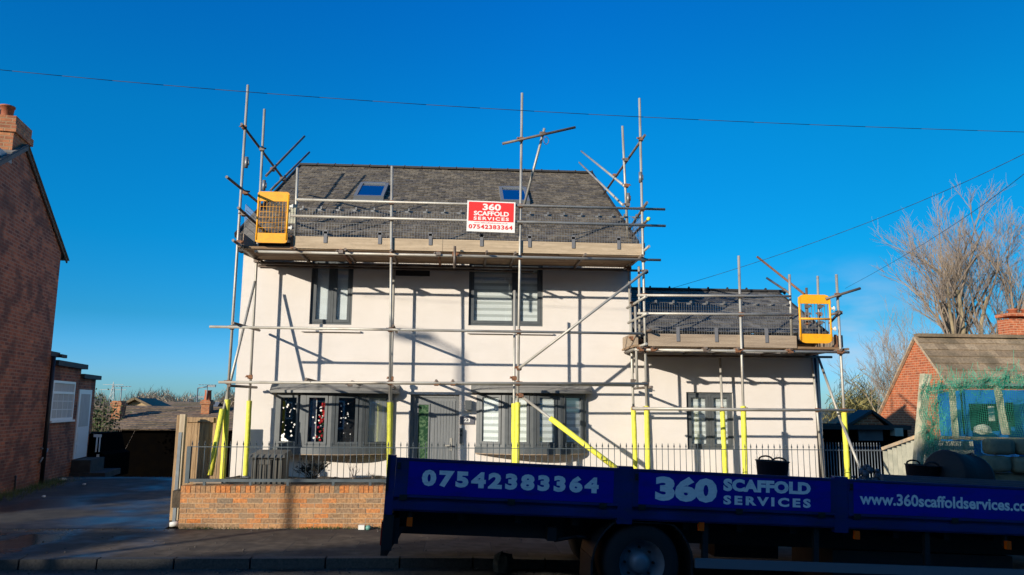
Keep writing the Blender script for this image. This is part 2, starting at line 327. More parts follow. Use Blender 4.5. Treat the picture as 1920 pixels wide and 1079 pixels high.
# ------------------------------------------------------------------ setting
def gz(x): return -.025*max(0, x)
def strip(y0, y1, xs, z, zf=gz):
    mb = MB()
    for a, b in zip(xs[:-1], xs[1:]): mb.quad((a, y0, z+zf(a)), (b, y0, z+zf(b)), (b, y1, z+zf(b)), (a, y1, z+zf(a)))
    return mb
XS = [-70, -40, -20, -10, -5, 0, 3, 6, 9, 12, 16, 20, 40, 70]
flat0 = lambda x: 0
def terr(x, y):
    z = -.03
    if y > 21: z -= 1.6*min(1, (y-21)/3) if x < 8 else .5*min(1, (y-21)/6)
    if x > 0 and y < 15.3: z += gz(x)
    if y > 60: z -= 1.5*min(1, (y-60)/60)
    return z
g = MB(); gx = [-900, -300, -120, -60, -30, -20, -14, -10, -7, -4, 0, 3, 6, 8, 9, 12, 16, 20, 30, 60, 120, 300, 900]; gy = [-400, -100, -40, -20, -6, 1, 5, 10, 12, 15.2, 15.4, 18, 21, 22, 23, 24, 27, 40, 60, 90, 120, 300, 1500]
k = len(gy); vs = [(x, y, terr(x, y)) for x in gx for y in gy]
g.add(vs, [(i*k+j, (i+1)*k+j, (i+1)*k+j+1, i*k+j+1) for i in range(len(gx)-1) for j in range(k-1)])
tag(g.build('ground', 'field'), kind='structure')
tag(strip(2.2, 10.05, XS, 0).build('road', 'wet_tarmac'), kind='structure')
tag(strip(-1.2, 2.0, XS, .12).build('far_pavement', 'slab_paving'), kind='structure')
tag(strip(10.19, 12.4, XS, .12).build('pavement', 'slab_paving'), kind='structure')
kb = MB(); x = -30.0
while x < 30:
    zz = gz(x); z2 = gz(x+.9); j = random.uniform(-.004, .004)
    p = [(x+.006, 10.05+j, -.1+zz), (x+.9, 10.05+j, -.1+z2), (x+.9, 10.19, -.1+z2), (x+.006, 10.19, -.1+zz)]
    q = [(x+.006, 10.065+j, .118+zz), (x+.9, 10.065+j, .118+z2), (x+.9, 10.19, .121+z2), (x+.006, 10.19, .121+zz)]
    kb.hexa(p+q); x += .915
tag(kb.build('kerb', 'kerb_piece'), kind='structure')
tag(strip(1.98, 2.2, XS, .1).build('far_kerb', 'kerb_stone'), kind='structure')
d = MB(); d.quad((-11, 12.4, .124), (-4.45, 12.4, .124), (-5.0, 20.9, .124), (-11, 20.9, .124)); d.quad((-11, 20.9, .124), (-5.0, 20.9, .124), (-5.4, 24, -1.5), (-13, 24, -1.5))
tag(d.build('driveway', 'wet_tarmac'), kind='structure')
gd = MB(); gd.box((-4.1, 12.62, -.3), (7.1, 15.05, .45)); tag(gd.build('garden_paving', 'paving_light'), kind='structure')
gb = MB()
rr = random.Random(3); nx, ny = 26, 12
vs = [(-4.45+3.3*i/nx, 12.63+2.3*j/ny, .645+.035*rr.random()*(0 < i < nx)+.02*math.sin(i*.9+j)) for i in range(nx+1) for j in range(ny+1)]
gb.add(vs, [(i*(ny+1)+j, (i+1)*(ny+1)+j, (i+1)*(ny+1)+j+1, i*(ny+1)+j+1) for i in range(nx) for j in range(ny)])
gb.box((-4.45, 12.63, .4), (-1.15, 14.93, .66))
tag(gb.build('flower_bed', 'soil'), kind='structure')

# ------------------------------------------------------------------ the white house
FY = 15.0
hx0, hx1 = -4.27, 3.36; ax1 = 7.15
house = thing('rendered_house', (0, FY, .4), 'white rendered two storey house with grey windows, slate roof and lower side wing', 'house')
def fr(a, b, c, d_): # px rect -> x0,x1,z0,z1 on the facade
    p = P(a, (b+d_)/2, FY); q = P(c, (b+d_)/2, FY); t = P((a+c)/2, b, FY); u = P((a+c)/2, d_, FY); return (p.x, q.x, u.z, t.z)
W1 = fr(582, 500, 661, 609); W2 = fr(879, 500, 1018, 611.5); W3 = fr(1288, 736, 1376, 843)
DR = fr(768, 740, 860, 880); DR = (DR[0], DR[1], .5, DR[3])
B1 = fr(517, 738, 737, 838); B2 = fr(893, 738, 1098, 838)
W1 = W1[:3]+(4.86,); W2 = W2[:3]+(4.86,)
def sheet(mb, x0, x1, z0, z1, Y, holes, dep=.12):
    xs = sorted({x0, x1, *[h[0] for h in holes], *[h[1] for h in holes]}); zs = sorted({z0, z1, *[h[2] for h in holes], *[h[3] for h in holes]})
    for a, b in zip(xs[:-1], xs[1:]):
        for c, e in zip(zs[:-1], zs[1:]):
            mx, mz = (a+b)/2, (c+e)/2
            if any(h[0] < mx < h[1] and h[2] < mz < h[3] for h in holes): continue
            mb.quad((a, Y, c), (b, Y, c), (b, Y, e), (a, Y, e))
    for a, b, c, e in holes:
        mb.quad((a, Y, c), (a, Y, e), (a, Y+dep, e), (a, Y+dep, c)); mb.quad((b, Y, e), (b, Y, c), (b, Y+dep, c), (b, Y+dep, e))
        mb.quad((a, Y, e), (b, Y, e), (b, Y+dep, e), (a, Y+dep, e)); mb.quad((b, Y, c), (a, Y, c), (a, Y+dep, c), (b, Y+dep, c))
RY, RZ = 20.0, 8.27; EZ = 5.2
w = MB(); sheet(w, hx0, hx1, 0, 5.1, FY, [W1, W2, DR, (B1[0]+.05, B1[1]-.05, B1[2], B1[3]), (B2[0]+.05, B2[1]-.05, B2[2], B2[3])])
sheet(w, hx1, ax1, 0, 3.38, FY, [W3])
gab = [(FY, 0), (2*RY-FY, 0), (2*RY-FY, 5.1), (RY, RZ-.12), (FY, 5.1)]
w.add([(hx0, y, z) for y, z in gab], [(4, 3, 2, 1, 0)]); w.add([(hx1, y, z) for y, z in gab], [(0, 1, 2, 3, 4)])
w.quad((hx1, 25, 0), (hx0, 25, 0), (hx0, 25, 5.1), (hx1, 25, 5.1))
ga2 = [(FY, 0), (19.2, 0), (19.2, 3.38), (17.1, 4.5), (FY, 3.38)]; w.add([(ax1, y, z) for y, z in ga2], [(0, 1, 2, 3, 4)])
w.quad((ax1, 19.2, 0), (hx1, 19.2, 0), (hx1, 19.2, 3.38), (ax1, 19.2, 3.38))
w.build('wall', 'render_white', house)
rf = MB(); roofing(rf, (hx0-.08, 14.74, EZ), (hx1+.08, 14.74, EZ), (hx0-.08, RY, RZ), (hx1+.08, RY, RZ), .165, .17)
roofing(rf, (hx1+.08, 25.26, EZ), (hx0-.08, 25.26, EZ), (hx1+.08, RY, RZ), (hx0-.08, RY, RZ), .6, 1.0)
rf.quad((hx0-.07, 14.75, EZ-.01), (hx1+.07, 14.75, EZ-.01), (hx1+.07, RY, RZ-.01), (hx0-.07, RY, RZ-.01)); rf.quad((hx1+.07, 25.2, EZ-.01), (hx0-.07, 25.2, EZ-.01), (hx0-.07, RY, RZ-.01), (hx1+.07, RY, RZ-.01))
roof = rf.build('roof', 'slate_new', house)
rd = MB(); x = hx0-.09
while x < hx1+.05:
    rd.bar((x, RY, RZ+.025), (x+.44, RY, RZ+.025), .22, .05); rd.tube((x+.44, RY, RZ+.02), (x+.465, RY, RZ+.02), .085, 8); x += .46
for xx in (hx0-.1, hx1+.1):
    rd.bar((xx, 14.72, EZ-.0), (xx, RY, RZ+.0), .035, .10)
rd.build('ridge_tiles', 'soffit_dark', roof)
gt = MB(); gt.box((hx0-.05, 14.62, EZ-.14), (hx1+.05, 14.74, EZ-.02)); x = hx0
gt.box((hx0-.05, 14.76, EZ-.3), (hx1+.05, 14.98, EZ-.15)); gt.build('gutter', 'gutter_black', house)
# side wing roof
AE, AR = 3.47, 4.66
rf = MB(); roofing(rf, (hx1+.01, 14.74, AE), (ax1+.06, 14.74, AE), (hx1+.01, 17.1, AR), (ax1+.06, 17.1, AR), .16, .2)
roofing(rf, (ax1+.06, 19.46, AE), (hx1+.01, 19.46, AE), (ax1+.06, 17.1, AR), (hx1+.01, 17.1, AR), .5, .8)
rf.quad((hx1+.02, 14.75, AE-.01), (ax1+.05, 14.75, AE-.01), (ax1+.05, 17.1, AR-.01), (hx1+.02, 17.1, AR-.01)); rf.quad((ax1+.05, 19.4, AE-.01), (hx1+.02, 19.4, AE-.01), (hx1+.02, 17.1, AR-.01), (ax1+.05, 17.1, AR-.01))
r2 = rf.build('roof', 'slate_dark', house)
rd = MB(); x = hx1+.02
while x < ax1: rd.bar((x, 17.1, AR+.02), (x+.43, 17.1, AR+.02), .2, .045); rd.tube((x+.43, 17.1, AR+.02), (x+.45, 17.1, AR+.02), .075, 8); x += .45
rd.bar((ax1+.075, 14.72, AE), (ax1+.075, 17.1, AR), .03, .09); rd.build('ridge_tiles', 'soffit_dark', r2)
gt = MB(); gt.box((hx1+.02, 14.63, AE-.13), (ax1+.05, 14.74, AE-.03)); gt.box((hx1+.02, 14.76, AE-.2), (ax1+.05, 14.98, AE-.12)); gt.build('gutter', 'gutter_black', house)
# windows
def frame_rect(mb, x0, x1, z0, z1, Y, t, dp):
    mb.box((x0, Y, z0), (x0+t, Y+dp, z1)); mb.box((x1-t, Y, z0), (x1, Y+dp, z1)); mb.box((x0+t, Y, z0), (x1-t, Y+dp, z0+t)); mb.box((x0+t, Y, z1-t), (x1-t, Y+dp, z1))
def window(h, splits, bl, sill=None):
    x0, x1, z0, z1 = h; Y = FY+.05; f = MB(); frame_rect(f, x0, x1, z0, z1, Y, .045, .07)
    xs = [x0+.045]+[x for s in splits for x in (s-.022, s+.022)]+[x1-.045]; gl = MB(); b = MB()
    for i in range(0, len(xs), 2):
        a, c = xs[i], xs[i+1]
        if i+2 < len(xs): f.box((c, Y-.012, z0+.045), (xs[i+2], Y+.07, z1-.045))
        frame_rect(f, a+.004, c-.004, z0+.05, z1-.05, Y-.006, .055, .055)
        gl.box((a+.05, Y+.03, z0+.1), (c-.05, Y+.036, z1-.1)); b.box((a+.02, Y+.06, z0+.08), (c-.02, Y+.064, z1-.05))
    o = f.build('window', 'frame_grey', house); gl.build('pane', 'glass', o)
    if bl: b.build('blind', bl, o)
    rm = MB(); rm.box((x0-.1, Y+.5, z0-.1), (x1+.1, Y+.52, z1+.1)); rm.build('room_shade_panel', 'room_shade', o)  # near-black panel, colour stands for the unlit room behind the pane
    if sill: MB().box((sill[0], FY-.06, sill[2]), (sill[1], FY, sill[2]+.025)).build('sill', 'render_white', o)
    return o
s1 = fr(565, 618, 676, 623); s2 = fr(876, 622, 1037, 627)
window(W1, [(W1[0]+W1[1])/2+.01], 'plain_blind', s1)
window(W2, [P(968, 560, FY).x], 'zebra_blind', s2)
window(W3, [P(1333, 790, FY).x], 'zebra_blind')
# front door
x0, x1, z0, z1 = DR; Y = FY+.06
f = MB(); frame_rect(f, x0, x1, z0, z1, Y, .06, .08)
f.box((x0+.065, Y+.02, z0+.06), (x1-.065, Y+.07, z1-.065))
gx0 = P(784, 780, FY).x; gx1 = P(803, 780, FY).x
x = gx1+.07
while x < x1-.1: f.box((x, Y+.013, z0+.1), (x+.05, Y+.02, z1-.12)); x += .056
f.box((x0+.08, Y+.013, z0+.1), (gx0-.03, Y+.02, z1-.12)); frame_rect(f, gx0-.025, gx1+.025, z0+.15, z1-.17, Y+.004, .025, .016)
dr = f.build('door', 'frame_grey', house)
dr.data.materials[0] = mat('door_grey', (.20, .21, .215), .5, col2=(.17, .18, .185), scale=5, stretch=(8, 8, .5), bump=.2, bscale=20)
MB().box((gx0, Y+.012, z0+.18), (gx1, Y+.018, z1-.2)).build('pane', 'pane_green', dr)
hp = P(845, 836, FY); hd = MB(); hd.box((hp.x-.02, Y-.0, hp.z-.1), (hp.x+.02, Y+.012, hp.z+.14)); hd.box((hp.x-.12, Y-.05, hp.z-.012), (hp.x+.015, Y-.035, hp.z+.012)); hd.box((hp.x, Y-.04, hp.z-.01), (hp.x+.015, Y, hp.z+.01)); hd.build('handle', 'steel_tube', dr)
# bow windows
def bow(h, bl, decor=False):
    x0, x1, z0, z1 = h; n = 4; dd = [.06, .32, .41, .32, .06]; pts = [Vector((x0+(x1-x0)*i/n, FY-dd[i], 0)) for i in range(n+1)]
    f = MB(); gl = MB(); b = MB(); st = MB()
    f.box((x0, FY-.06, z0), (x0+.04, FY+.08, z1)); f.box((x1-.04, FY-.06, z0), (x1, FY+.08, z1))
    for i in range(n):
        p, q = pts[i], pts[i+1]; d_ = (q-p).normalized(); nrm = Vector((d_.y, -d_.x, 0)); L = (q-p).length; sh = nrm*(-.03)
        def bx(a, c, lo, hi, o0, o1, mb):
            A = p+d_*a; B = p+d_*c
            mb.hexa([A+nrm*o1+Z*lo, B+nrm*o1+Z*lo, B+nrm*o0+Z*lo, A+nrm*o0+Z*lo, A+nrm*o1+Z*hi, B+nrm*o1+Z*hi, B+nrm*o0+Z*hi, A+nrm*o0+Z*hi])
        bx(0, .065, z0, z1, -.07, .0, f); bx(L-.065, L, z0, z1, -.07, .0, f); bx(.065, L-.065, z0, z0+.05, -.07, 0, f); bx(.065, L-.065, z1-.04, z1, -.07, 0, f)
        bx(.075, .125, z0+.055, z1-.045, -.05, .014, f); bx(L-.125, L-.075, z0+.055, z1-.045, -.05, .014, f); bx(.125, L-.125, z0+.055, z0+.105, -.05, .014, f); bx(.125, L-.125, z1-.085, z1-.045, -.05, .014, f)
        bx(.11, L-.11, z0+.09, z1-.07, -.026, -.02, gl)
        if bl: bx(.08, L-.08, z0+.06, z1-.04, -.036, -.033, b)
        elif i == 3: bx(.1, L-.13, z0+.06, z1-.04, -.04, -.037, b)
        elif i == 1: bx(.15, .235, z0+.06, z1-.04, -.12, -.117, b)
        if decor and i < 3:
            rs = random.Random(5+i)
            for _ in range(22 if i == 0 else 13):
                a = rs.uniform(.16, L-.16); zz = rs.uniform(z0+.16, z1-.13); r_ = rs.choice([.008, .011, .016, .02]); c = p+d_*a+nrm*(-.018)+Z*zz
                for t in range(3):
                    v = d_*math.cos(t*math.pi/3)*r_+Z*math.sin(t*math.pi/3)*r_; s_ = (d_*(-math.sin(t*math.pi/3))+Z*math.cos(t*math.pi/3))*r_*.32
                    st.add([c-v-s_, c+v-s_, c+v+s_, c-v+s_], [(0, 1, 2, 3)])
            if i == 0:
                for a, zz, r_ in ((.17, .14, .045), (.16, .2, .035), (.22, .12, .04), (.19, .235, .02), (.27, .11, .022)):
                    c = p+d_*(a+.02)+nrm*(-.016)+Z*(z0+zz); st.add([c+d_*(r_*math.cos(k*.785))+Z*(r_*math.sin(k*.785)) for k in range(8)], [tuple(range(8))])
    o = f.build('bow_window', 'frame_grey', house); gl.build('pane', 'glass', o); b.build('blind' if bl else 'curtain', bl or 'curtain', o)
    if decor: st.build('snowflake_stickers', 'sign_white', o)
    # sill board below, canopy above
    def arc(e, m=14, dmax=.44, dmin=.05): return [Vector((x0-e+(x1-x0+2*e)*k/m, FY-(dmin+(dmax-dmin)*math.sin(math.pi*k/m)**.8), 0)) for k in range(m+1)]
    ap = MB(); a = arc(.02, dmax=.45)
    for q, r in zip(a[:-1], a[1:]):
        W_ = Vector((q.x, FY, 0)); W2_ = Vector((r.x, FY, 0))
        ap.hexa([q+Z*(z0-.115), r+Z*(z0-.115), W2_+Z*(z0-.115), W_+Z*(z0-.115), q+Z*(z0-.002), r+Z*(z0-.002), W2_+Z*(z0-.002), W_+Z*(z0-.002)])
        ap.hexa([q+Z*(z0-.13), r+Z*(z0-.13), W2_+Z*(z0-.13), W_+Z*(z0-.13), q+Z*(z0-.116), r+Z*(z0-.116), W2_+Z*(z0-.116), W_+Z*(z0-.116)], 1)
    ap.build('sill', ['frame_grey', 'board_old'], o)
    cn = MB(); a = arc(.11, dmax=.56, dmin=.14); zc = z1+.002
    for q, r in zip(a[:-1], a[1:]):
        W_ = Vector((q.x, FY, 0)); W2_ = Vector((r.x, FY, 0))
        cn.hexa([q+Z*zc, r+Z*zc, W2_+Z*zc, W_+Z*zc, q+Z*(zc+.045), r+Z*(zc+.045), W2_+Z*(zc+.17), W_+Z*(zc+.17)])
    cn.build('canopy', 'frame_grey_light', o)
    rm = MB(); rm.box((x0-.1, FY+.9, z0-.3), (x1+.1, FY+.92, z1+.3)); rm.box((x0, FY+.1, z0-.05), (x1, FY+.9, z0-.02)); rm.build('room_shade_panel', 'room_shade', o)  # interior darkness painted on a back panel and floor
    return o
bow(B1, None, True); bow(B2, 'zebra_blind')
# facade fittings
def plate(n, r, m, t=.02): return MB().box((r[0], FY-t, r[2]), (r[1], FY, r[3])).build(n, m, house)
r = fr(742, 504, 806, 518); pl = plate('name_plate', r, 'sign_black')
text_mb('HOUSE', (r[0]+.22, FY-.02, r[2]+.085), (1, 0, 0), (0, 0, 1), (0, -1, 0), .32, .055).build('lettering', 'letter_grey', pl)
r = fr(862, 781, 889.5, 796); pl = plate('number_plate', r, 'sign_grey')
text_mb('23', (r[0]+.08, FY-.02, r[2]+.04), (1, 0, 0), (0, 0, 1), (0, -1, 0), .12, .075).build('lettering', 'sign_white', pl)
r = fr(872, 751, 884, 769); wl = MB(); wl.box((r[0], FY-.1, r[2]), (r[1], FY-.03, r[3])); wl.box((r[0]+.02, FY-.03, r[2]+.05), (r[1]-.02, FY, r[3]-.05)); wl.build('wall_light', 'frame_grey', house)
r = fr(861.5, 803, 867.5, 832); kb = MB(); kb.box((r[0], FY-.035, r[2]), (r[1], FY, r[3])); ks = kb.build('key_safe', 'frame_grey_light', house)
MB().box((r[0]+.015, FY-.045, r[3]-.07), (r[1]-.015, FY-.036, r[3]-.035)).box((r[0]+.015, FY-.045, r[3]-.15), (r[1]-.015, FY-.036, r[3]-.115)).build('button', 'black_plastic', ks)
dp = P(1531, 700, 15).x-.03; MB().tube((ax1-.12, 14.93, AE-.1), (ax1-.12, 14.93, .4), .034, 8).build('downpipe', 'gutter_black', house)
# skylights
rn = Vector((0, -(RZ-EZ), RY-14.74)).normalized(); ro = Vector((0, 14.74, EZ))
def skylight(q):
    c = [PP(x, y, ro, rn)+rn*.02 for x, y in q]  # bl br tr tl
    xa = (c[0].x+c[3].x)/2; xb = (c[1].x+c[2].x)/2; ya = (c[0].y+c[1].y)/2; yb = (c[2].y+c[3].y)/2
    zz = lambda y: EZ+(y-14.74)*(RZ-EZ)/(RY-14.74)
    c = [Vector((x, y, zz(y)))+rn*.02 for x, y in ((xa, ya), (xb, ya), (xb, yb), (xa, yb))]
    f = MB(); t = .07
    e1 = (c[1]-c[0]).normalized(); e2 = (c[3]-c[0]).normalized(); W = (c[1]-c[0]).length; H = (c[3]-c[0]).length
    def b(u0, u1, v0, v1, h0, h1, mb): 
        k = [c[0]+e1*u+e2*v for u, v in ((u0, v0), (u1, v0), (u1, v1), (u0, v1))]; mb.hexa([x+rn*h0 for x in k]+[x+rn*h1 for x in k])
    b(0, t, 0, H, 0, .08, f); b(W-t, W, 0, H, 0, .08, f); b(t, W-t, 0, t, 0, .08, f); b(t, W-t, H-t*1.6, H, 0, .09, f)
    b(.0, W, -.10, -.005, -.005, .012, f)
    o = f.build('skylight', 'skyframe', house); g_ = MB(); b(t, W-t, t, H-t*1.6, .045, .055, g_); g_.build('pane', 'roof_glass', o)
mat('skyframe', (.2, .21, .22), .45, .3)
skylight([(664, 375), (720, 376), (729, 350), (676, 349)]); skylight([(936, 383), (989, 384), (990, 358), (938, 357)])

# ------------------------------------------------------------------ scaffold
TR = .0243
sc = thing('scaffold', (-4, 13.7, .7), 'grey tube scaffold with long timber deck across the front of the tall white house', 'scaffold')
sa = thing('scaffold', (7, 13.7, .5), 'smaller scaffold with short timber deck along the low side wing', 'scaffold')
OY, IY = 13.7, 14.62
def tub(par, a, b, name='ledger', m='steel_tube', r=TR): return MB().tube(a, b, r, 10).build(name, m, par, uv=False)
def coup(par, p, ax=Vector((0, 0, 1)), m='rust'):
    p = Vector(p); k = MB(); rr_ = random.Random(int(abs(p.x*1000+p.z*77)))
    k.tube(p-ax*.04, p+ax*.04, .038, 8); k.box(p+Vector((-.045, -.052, -.03)), p+Vector((.045, -.02, .03)))
    s_ = rr_.choice((-1, 1)); k.tube(p+Vector((s_*.04, -.05, 0)), p+Vector((s_*.085, -.06, 0)), .009, 6); k.tube(p+Vector((s_*.045, -.02, .02)), p+Vector((s_*.075, -.03, .02)), .014, 6)
    k.build('coupler', m if rr_.random() < .6 else 'old_tube', par, uv=False)
def pole(par, top, mid, Yp, zb, sleeve=None, name='standard'):
    """standard through two sighted points at depth Yp, with a foam sleeve at its foot"""
    a = P(*top, Yp); b = P(*mid, Yp); x = lambda z: a.x+(b.x-a.x)*(z-a.z)/(b.z-a.z); foot = Vector((x(zb), Yp, zb))
    o = tub(par, foot, a, name)
    if sleeve:
        zt = P(mid[0], sleeve, Yp).z; n = 7; k = MB(); rs = random.Random(int(top[0]))
        for i in range(n):
            z0_ = zb+.02+(zt-zb-.02)*i/n; z1_ = zb+.02+(zt-zb-.02)*(i+1)/n
            k.lathe((0, 0, 0), [(.046+.004*(i % 2), z0_), (.046+.004*((i+1) % 2), z1_)], 10)
        k.lathe((0, 0, 0), [(.046, zt), (TR, zt+.004)], 10)
        for i in range(3, len(k.v)): pass
        k.v = [Vector((x(v.z)+v.x, Yp+v.y, v.z)) for v in k.v]
        k.build('foam_sleeve', 'sleeve_yellow', o, uv=False)
    bp = MB(); bp.box(foot+Vector((-.075, -.075, -.012)), foot+Vector((.075, .075, 0))); bp.build('base_plate', 'galv', o)
    return o, x
GB = .70  # bed level
S = {}
_, S['O1'] = pole(sc, (465, 160), (427, 745), OY, GB, 750)
_, S['I1'] = pole(sc, (496, 205), (468, 745), IY, GB, 752)
_, S['O2'] = pole(sc, (735, 312), (731, 745), OY, GB, 755)
_, S['I2'] = pole(sc, (739, 505), (733, 745), IY, GB, 757)
_, S['O3'] = pole(sc, (979, 175), (971, 745), OY, .46, 755)
_, S['I3'] = pole(sc, (965, 545), (964, 745), 13.84, .46, 757)
_, S['O4'] = pole(sc, (1199, 185), (1212, 745), OY, .46, 762)
_, S['I4'] = pole(sc, (1179, 510), (1187, 745), IY, .46, 765)
def zp(py, px=800, Yp=OY): return P(px, py, Yp).z
def hor(par, a, b, Yp, name='ledger', m='steel_tube', dy=0):
    p = P(*a, Yp); q = P(*b, Yp); p.y = q.y = Yp+dy; tub(par, p, q, name, m); return p, q
f_ = OY-.052
lines = {'top': hor(sc, (555, 374.5), (1247, 393), f_, 'guard_rail'), 'mid': hor(sc, (545, 405), (1248, 424), f_, 'guard_rail'),
 'deck': hor(sc, (478, 472), (1239, 488), f_), 'l1': hor(sc, (393, 613), (1205, 626), f_), 'l0': hor(sc, (410, 717), (1214, 720), f_)}
hor(sc, (440, 717), (1190, 723), IY-.055); hor(sc, (482, 494), (1205, 508), 14.9, 'ledger', 'old_tube'); hor(sc, (484, 499), (1000, 510), 14.96, 'ledger', 'old_tube')
def lz(n, x): p, q = lines[n]; return p.z+(q.z-p.z)*(x-p.x)/(q.x-p.x)
for k in ('O1', 'O2', 'O3', 'O4'):
    for n in ('top', 'mid', 'deck', 'l1', 'l0'):
        x = S[k](3.0)
        for _ in range(2): x = S[k](lz(n, x))
        if lines[n][0].x-.05 < x < lines[n][1].x+.05: coup(sc, (x, OY-.006, lz(n, x)))
for k, zz in (('I1', 2.5), ('I2', 2.5), ('I3', 2.5), ('I4', 2.5), ('I1', 4.69), ('I4', 4.69)): coup(sc, (S[k](zz), IY if k != 'I3' else 13.84, zz))
# ledgers tying back (transoms) at two lifts
for k, ik in (('O1', 'I1'), ('O2', 'I2'), ('O4', 'I4')):
    for n in ('l1', 'l0'):
        xo = S[k](lz(n, S[k](3))); z_ = lz(n, xo)+(.06 if n == 'l1' else -.06); tub(sc, (xo+.06, OY-.18, z_), (S[ik](z_)+.06, IY+.22, z_), 'transom', 'old_tube')
# stub tubes above bay canopies
for a, b in (((574, 711), 14.98), ((818, 714), 14.98), ((849, 714), 14.98), ((660, 716), 14.95)):
    p = P(a[0], a[1], 13.62) if b == 14.98 else P(a[0], a[1], 13.9); tub(sc, p, (p.x+.0, 14.98, p.z-.02), 'transom', 'old_tube'); coup(sc, (p.x, OY-.01, p.z-.05))
# braces
def seg(par, a, ya, b, yb, name='brace', m='steel_tube'): return tub(par, P(*a, ya), P(*b, yb), name, m)
seg(sc, (1212, 508), 13.62, (973, 691), 13.62); coup(sc, P(973, 691, OY)); coup(sc, P(1210, 510, OY))
o = seg(sc, (478, 528), 14.55, (414, 790), 13.56); 
def sleeve_on(par, p, q): MB().tube(p, q, .047, 10).build('foam_sleeve', 'sleeve_yellow', par, uv=False)
pa = P(417, 768, 13.62); pb = P(394, 892, 13.35); pb.z = max(pb.z, .7); tub(o, P(414, 785, 13.6), pb, 'lower_tube'); sleeve_on(o, pa, pb)
pa = P(976, 742, 13.6); pb = P(1190, 905, 12.95); o = tub(sc, pa, pb, 'brace'); sleeve_on(o, pa.lerp(pb, .27), pb.lerp(pa, .02)); coup(sc, pa)
seg(sc, (1180, 700), 14.7, (1205, 850), 14.0, 'brace') if False else None
# high raking tubes left
xl = P(500, 330, IY).x
seg(sc, (453, 233), 13.5, (536, 342), PX(536, 342, -4.0).y, 'tie_tube', 'old_tube')
a = PX(499, 330, -3.93); b = PX(571, 256, -3.85); tub(sc, a, b, 'raking_tube', 'old_tube')
a = PX(508, 357, -3.9); b = PX(580, 286, -3.85); tub(sc, a, b, 'raking_tube', 'old_tube'); coup(sc, PX(512, 318, -3.95)); coup(sc, P(459, 240, OY)); coup(sc, P(492, 281, IY)); coup(sc, PX(530, 336, -3.95))
zr = zp(375, 470); zm = zp(405, 470)
seg(sc, (425, 332), 12.9, (499, 392), 15.3, 'guard_rail', 'old_tube'); seg(sc, (447, 390), 13.3, (499, 436), 15.0, 'guard_rail', 'old_tube')
seg(sc, (437, 451), 13.3, (492, 491), 15.0, 'transom', 'old_tube'); seg(sc, (447, 457), 13.5, (486, 493), 15.0, 'transom', 'steel_tube')
coup(sc, P(461, 362, OY)); coup(sc, P(457, 402, OY)); coup(sc, P(449, 455, OY)); coup(sc, P(451, 462, OY))
# high raking tubes right
seg(sc, (1209, 254), 13.5, (1132, 364), PX(1132, 364, 3.3).y, 'tie_tube', 'old_tube'); coup(sc, P(1201, 262, OY)); coup(sc, P(1173, 301, IY))
tub(sc, PX(1173, 351, 3.25), PX(1090, 284, 3.2), 'raking_tube'); tub(sc, PX(1168, 385, 3.25), PX(1086, 305, 3.2), 'raking_tube'); coup(sc, PX(1152, 330, 3.3))
tub(sc, P(1167, 237, IY), P(1177, 446, IY), 'standard'); coup(sc, P(1174, 349, IY)); coup(sc, P(1176, 385, IY))
tub(sc, P(558, 315, 14.1), P(553, 446, 14.1), 'standard')
seg(sc, (1213, 380), 13.4, (1180, 430), 15.0, 'guard_rail', 'old_tube'); seg(sc, (1217, 410), 13.4, (1182, 446), 15.0, 'guard_rail', 'old_tube'); e = P(1216, 411, 13.38); MB().lathe(e, [(0, -.03), (.035, -.02), (.035, .02), (0, .03)], 10, (0, 1, 0)).build('end_cap', 'sleeve_yellow', sc)
seg(sc, (1217, 462), 13.4, (1170, 505), 14.9, 'transom'); 
# top centre tubes
o = seg(sc, (942, 270), 13.62, (1079, 239), 13.62, 'cross_tube', 'old_tube'); coup(sc, P(977, 262, OY)); coup(sc, P(1016, 252, 13.66)); seg(sc, (1021, 241), 13.7, (983, 384), 14.1, 'raking_tube')
cl = MB(); c = P(1024, 262, 13.6); pts = [c+Vector((.05*math.cos(t), .02*math.sin(3*t), .07*math.sin(t)-.02)) for t in [k*.6 for k in range(12)]]; cl.path(pts, .006, 5); cl.build('wire_loop', 'rust', sc, uv=False)
for px, py in ((462, 305), (1201, 333), (495, 348), (1178, 372)):
    Yp = OY if px in (462, 1201) else IY; p = P(px, py, Yp); MB().tube(p-Z*.1, p+Z*.1, .034, 8).tube(p+Vector((.04, 0, -.05)), p+Vector((.04, 0, .05)), .014, 6).build('sleeve_coupler', 'wire_grey', sc, uv=False)
# main deck
DZ = zp(470, 800); dxl, dxr = P(452, 470, OY).x, P(1208, 475, OY).x; DZr = P(1200, 480, OY).z
def dz(x): return 4.757
def deckboards(par, x0, x1, z, y0=13.76, n=5, lens=(2.4, 3.9)):
    for i in range(n):
        x = x0; rs = random.Random(i+int(x0*10))
        while x < x1-.05:
            L = min(rs.uniform(*lens), x1-x); L = x1-x if x1-x-L < .6 else L; j = rs.uniform(-.01, .01)
            MB().box((x+.004, y0+i*.232+j, z+rs.uniform(-.004, .004)), (x+L-.004, y0+i*.232+.224+j, z+.038)).build('deck_board', 'board_under', par); x += L
deckboards(sc, dxl, dxr, 4.76)
xt0 = P(545, 455, 13.73).x; xm = P(830, 460, 13.73).x
for a, b, m in ((xt0, xm-.003, 'board_new'), (xm+.003, dxr-.01, 'board_new')): MB().box((a, 13.728, 4.775), (b, 13.766, 4.995)).build('toe_board', m, sc)
MB().box((xt0-.004, 13.722, 4.77), (xt0+.05, 13.726, 5.0)).build('board_end_band', 'rust', sc)
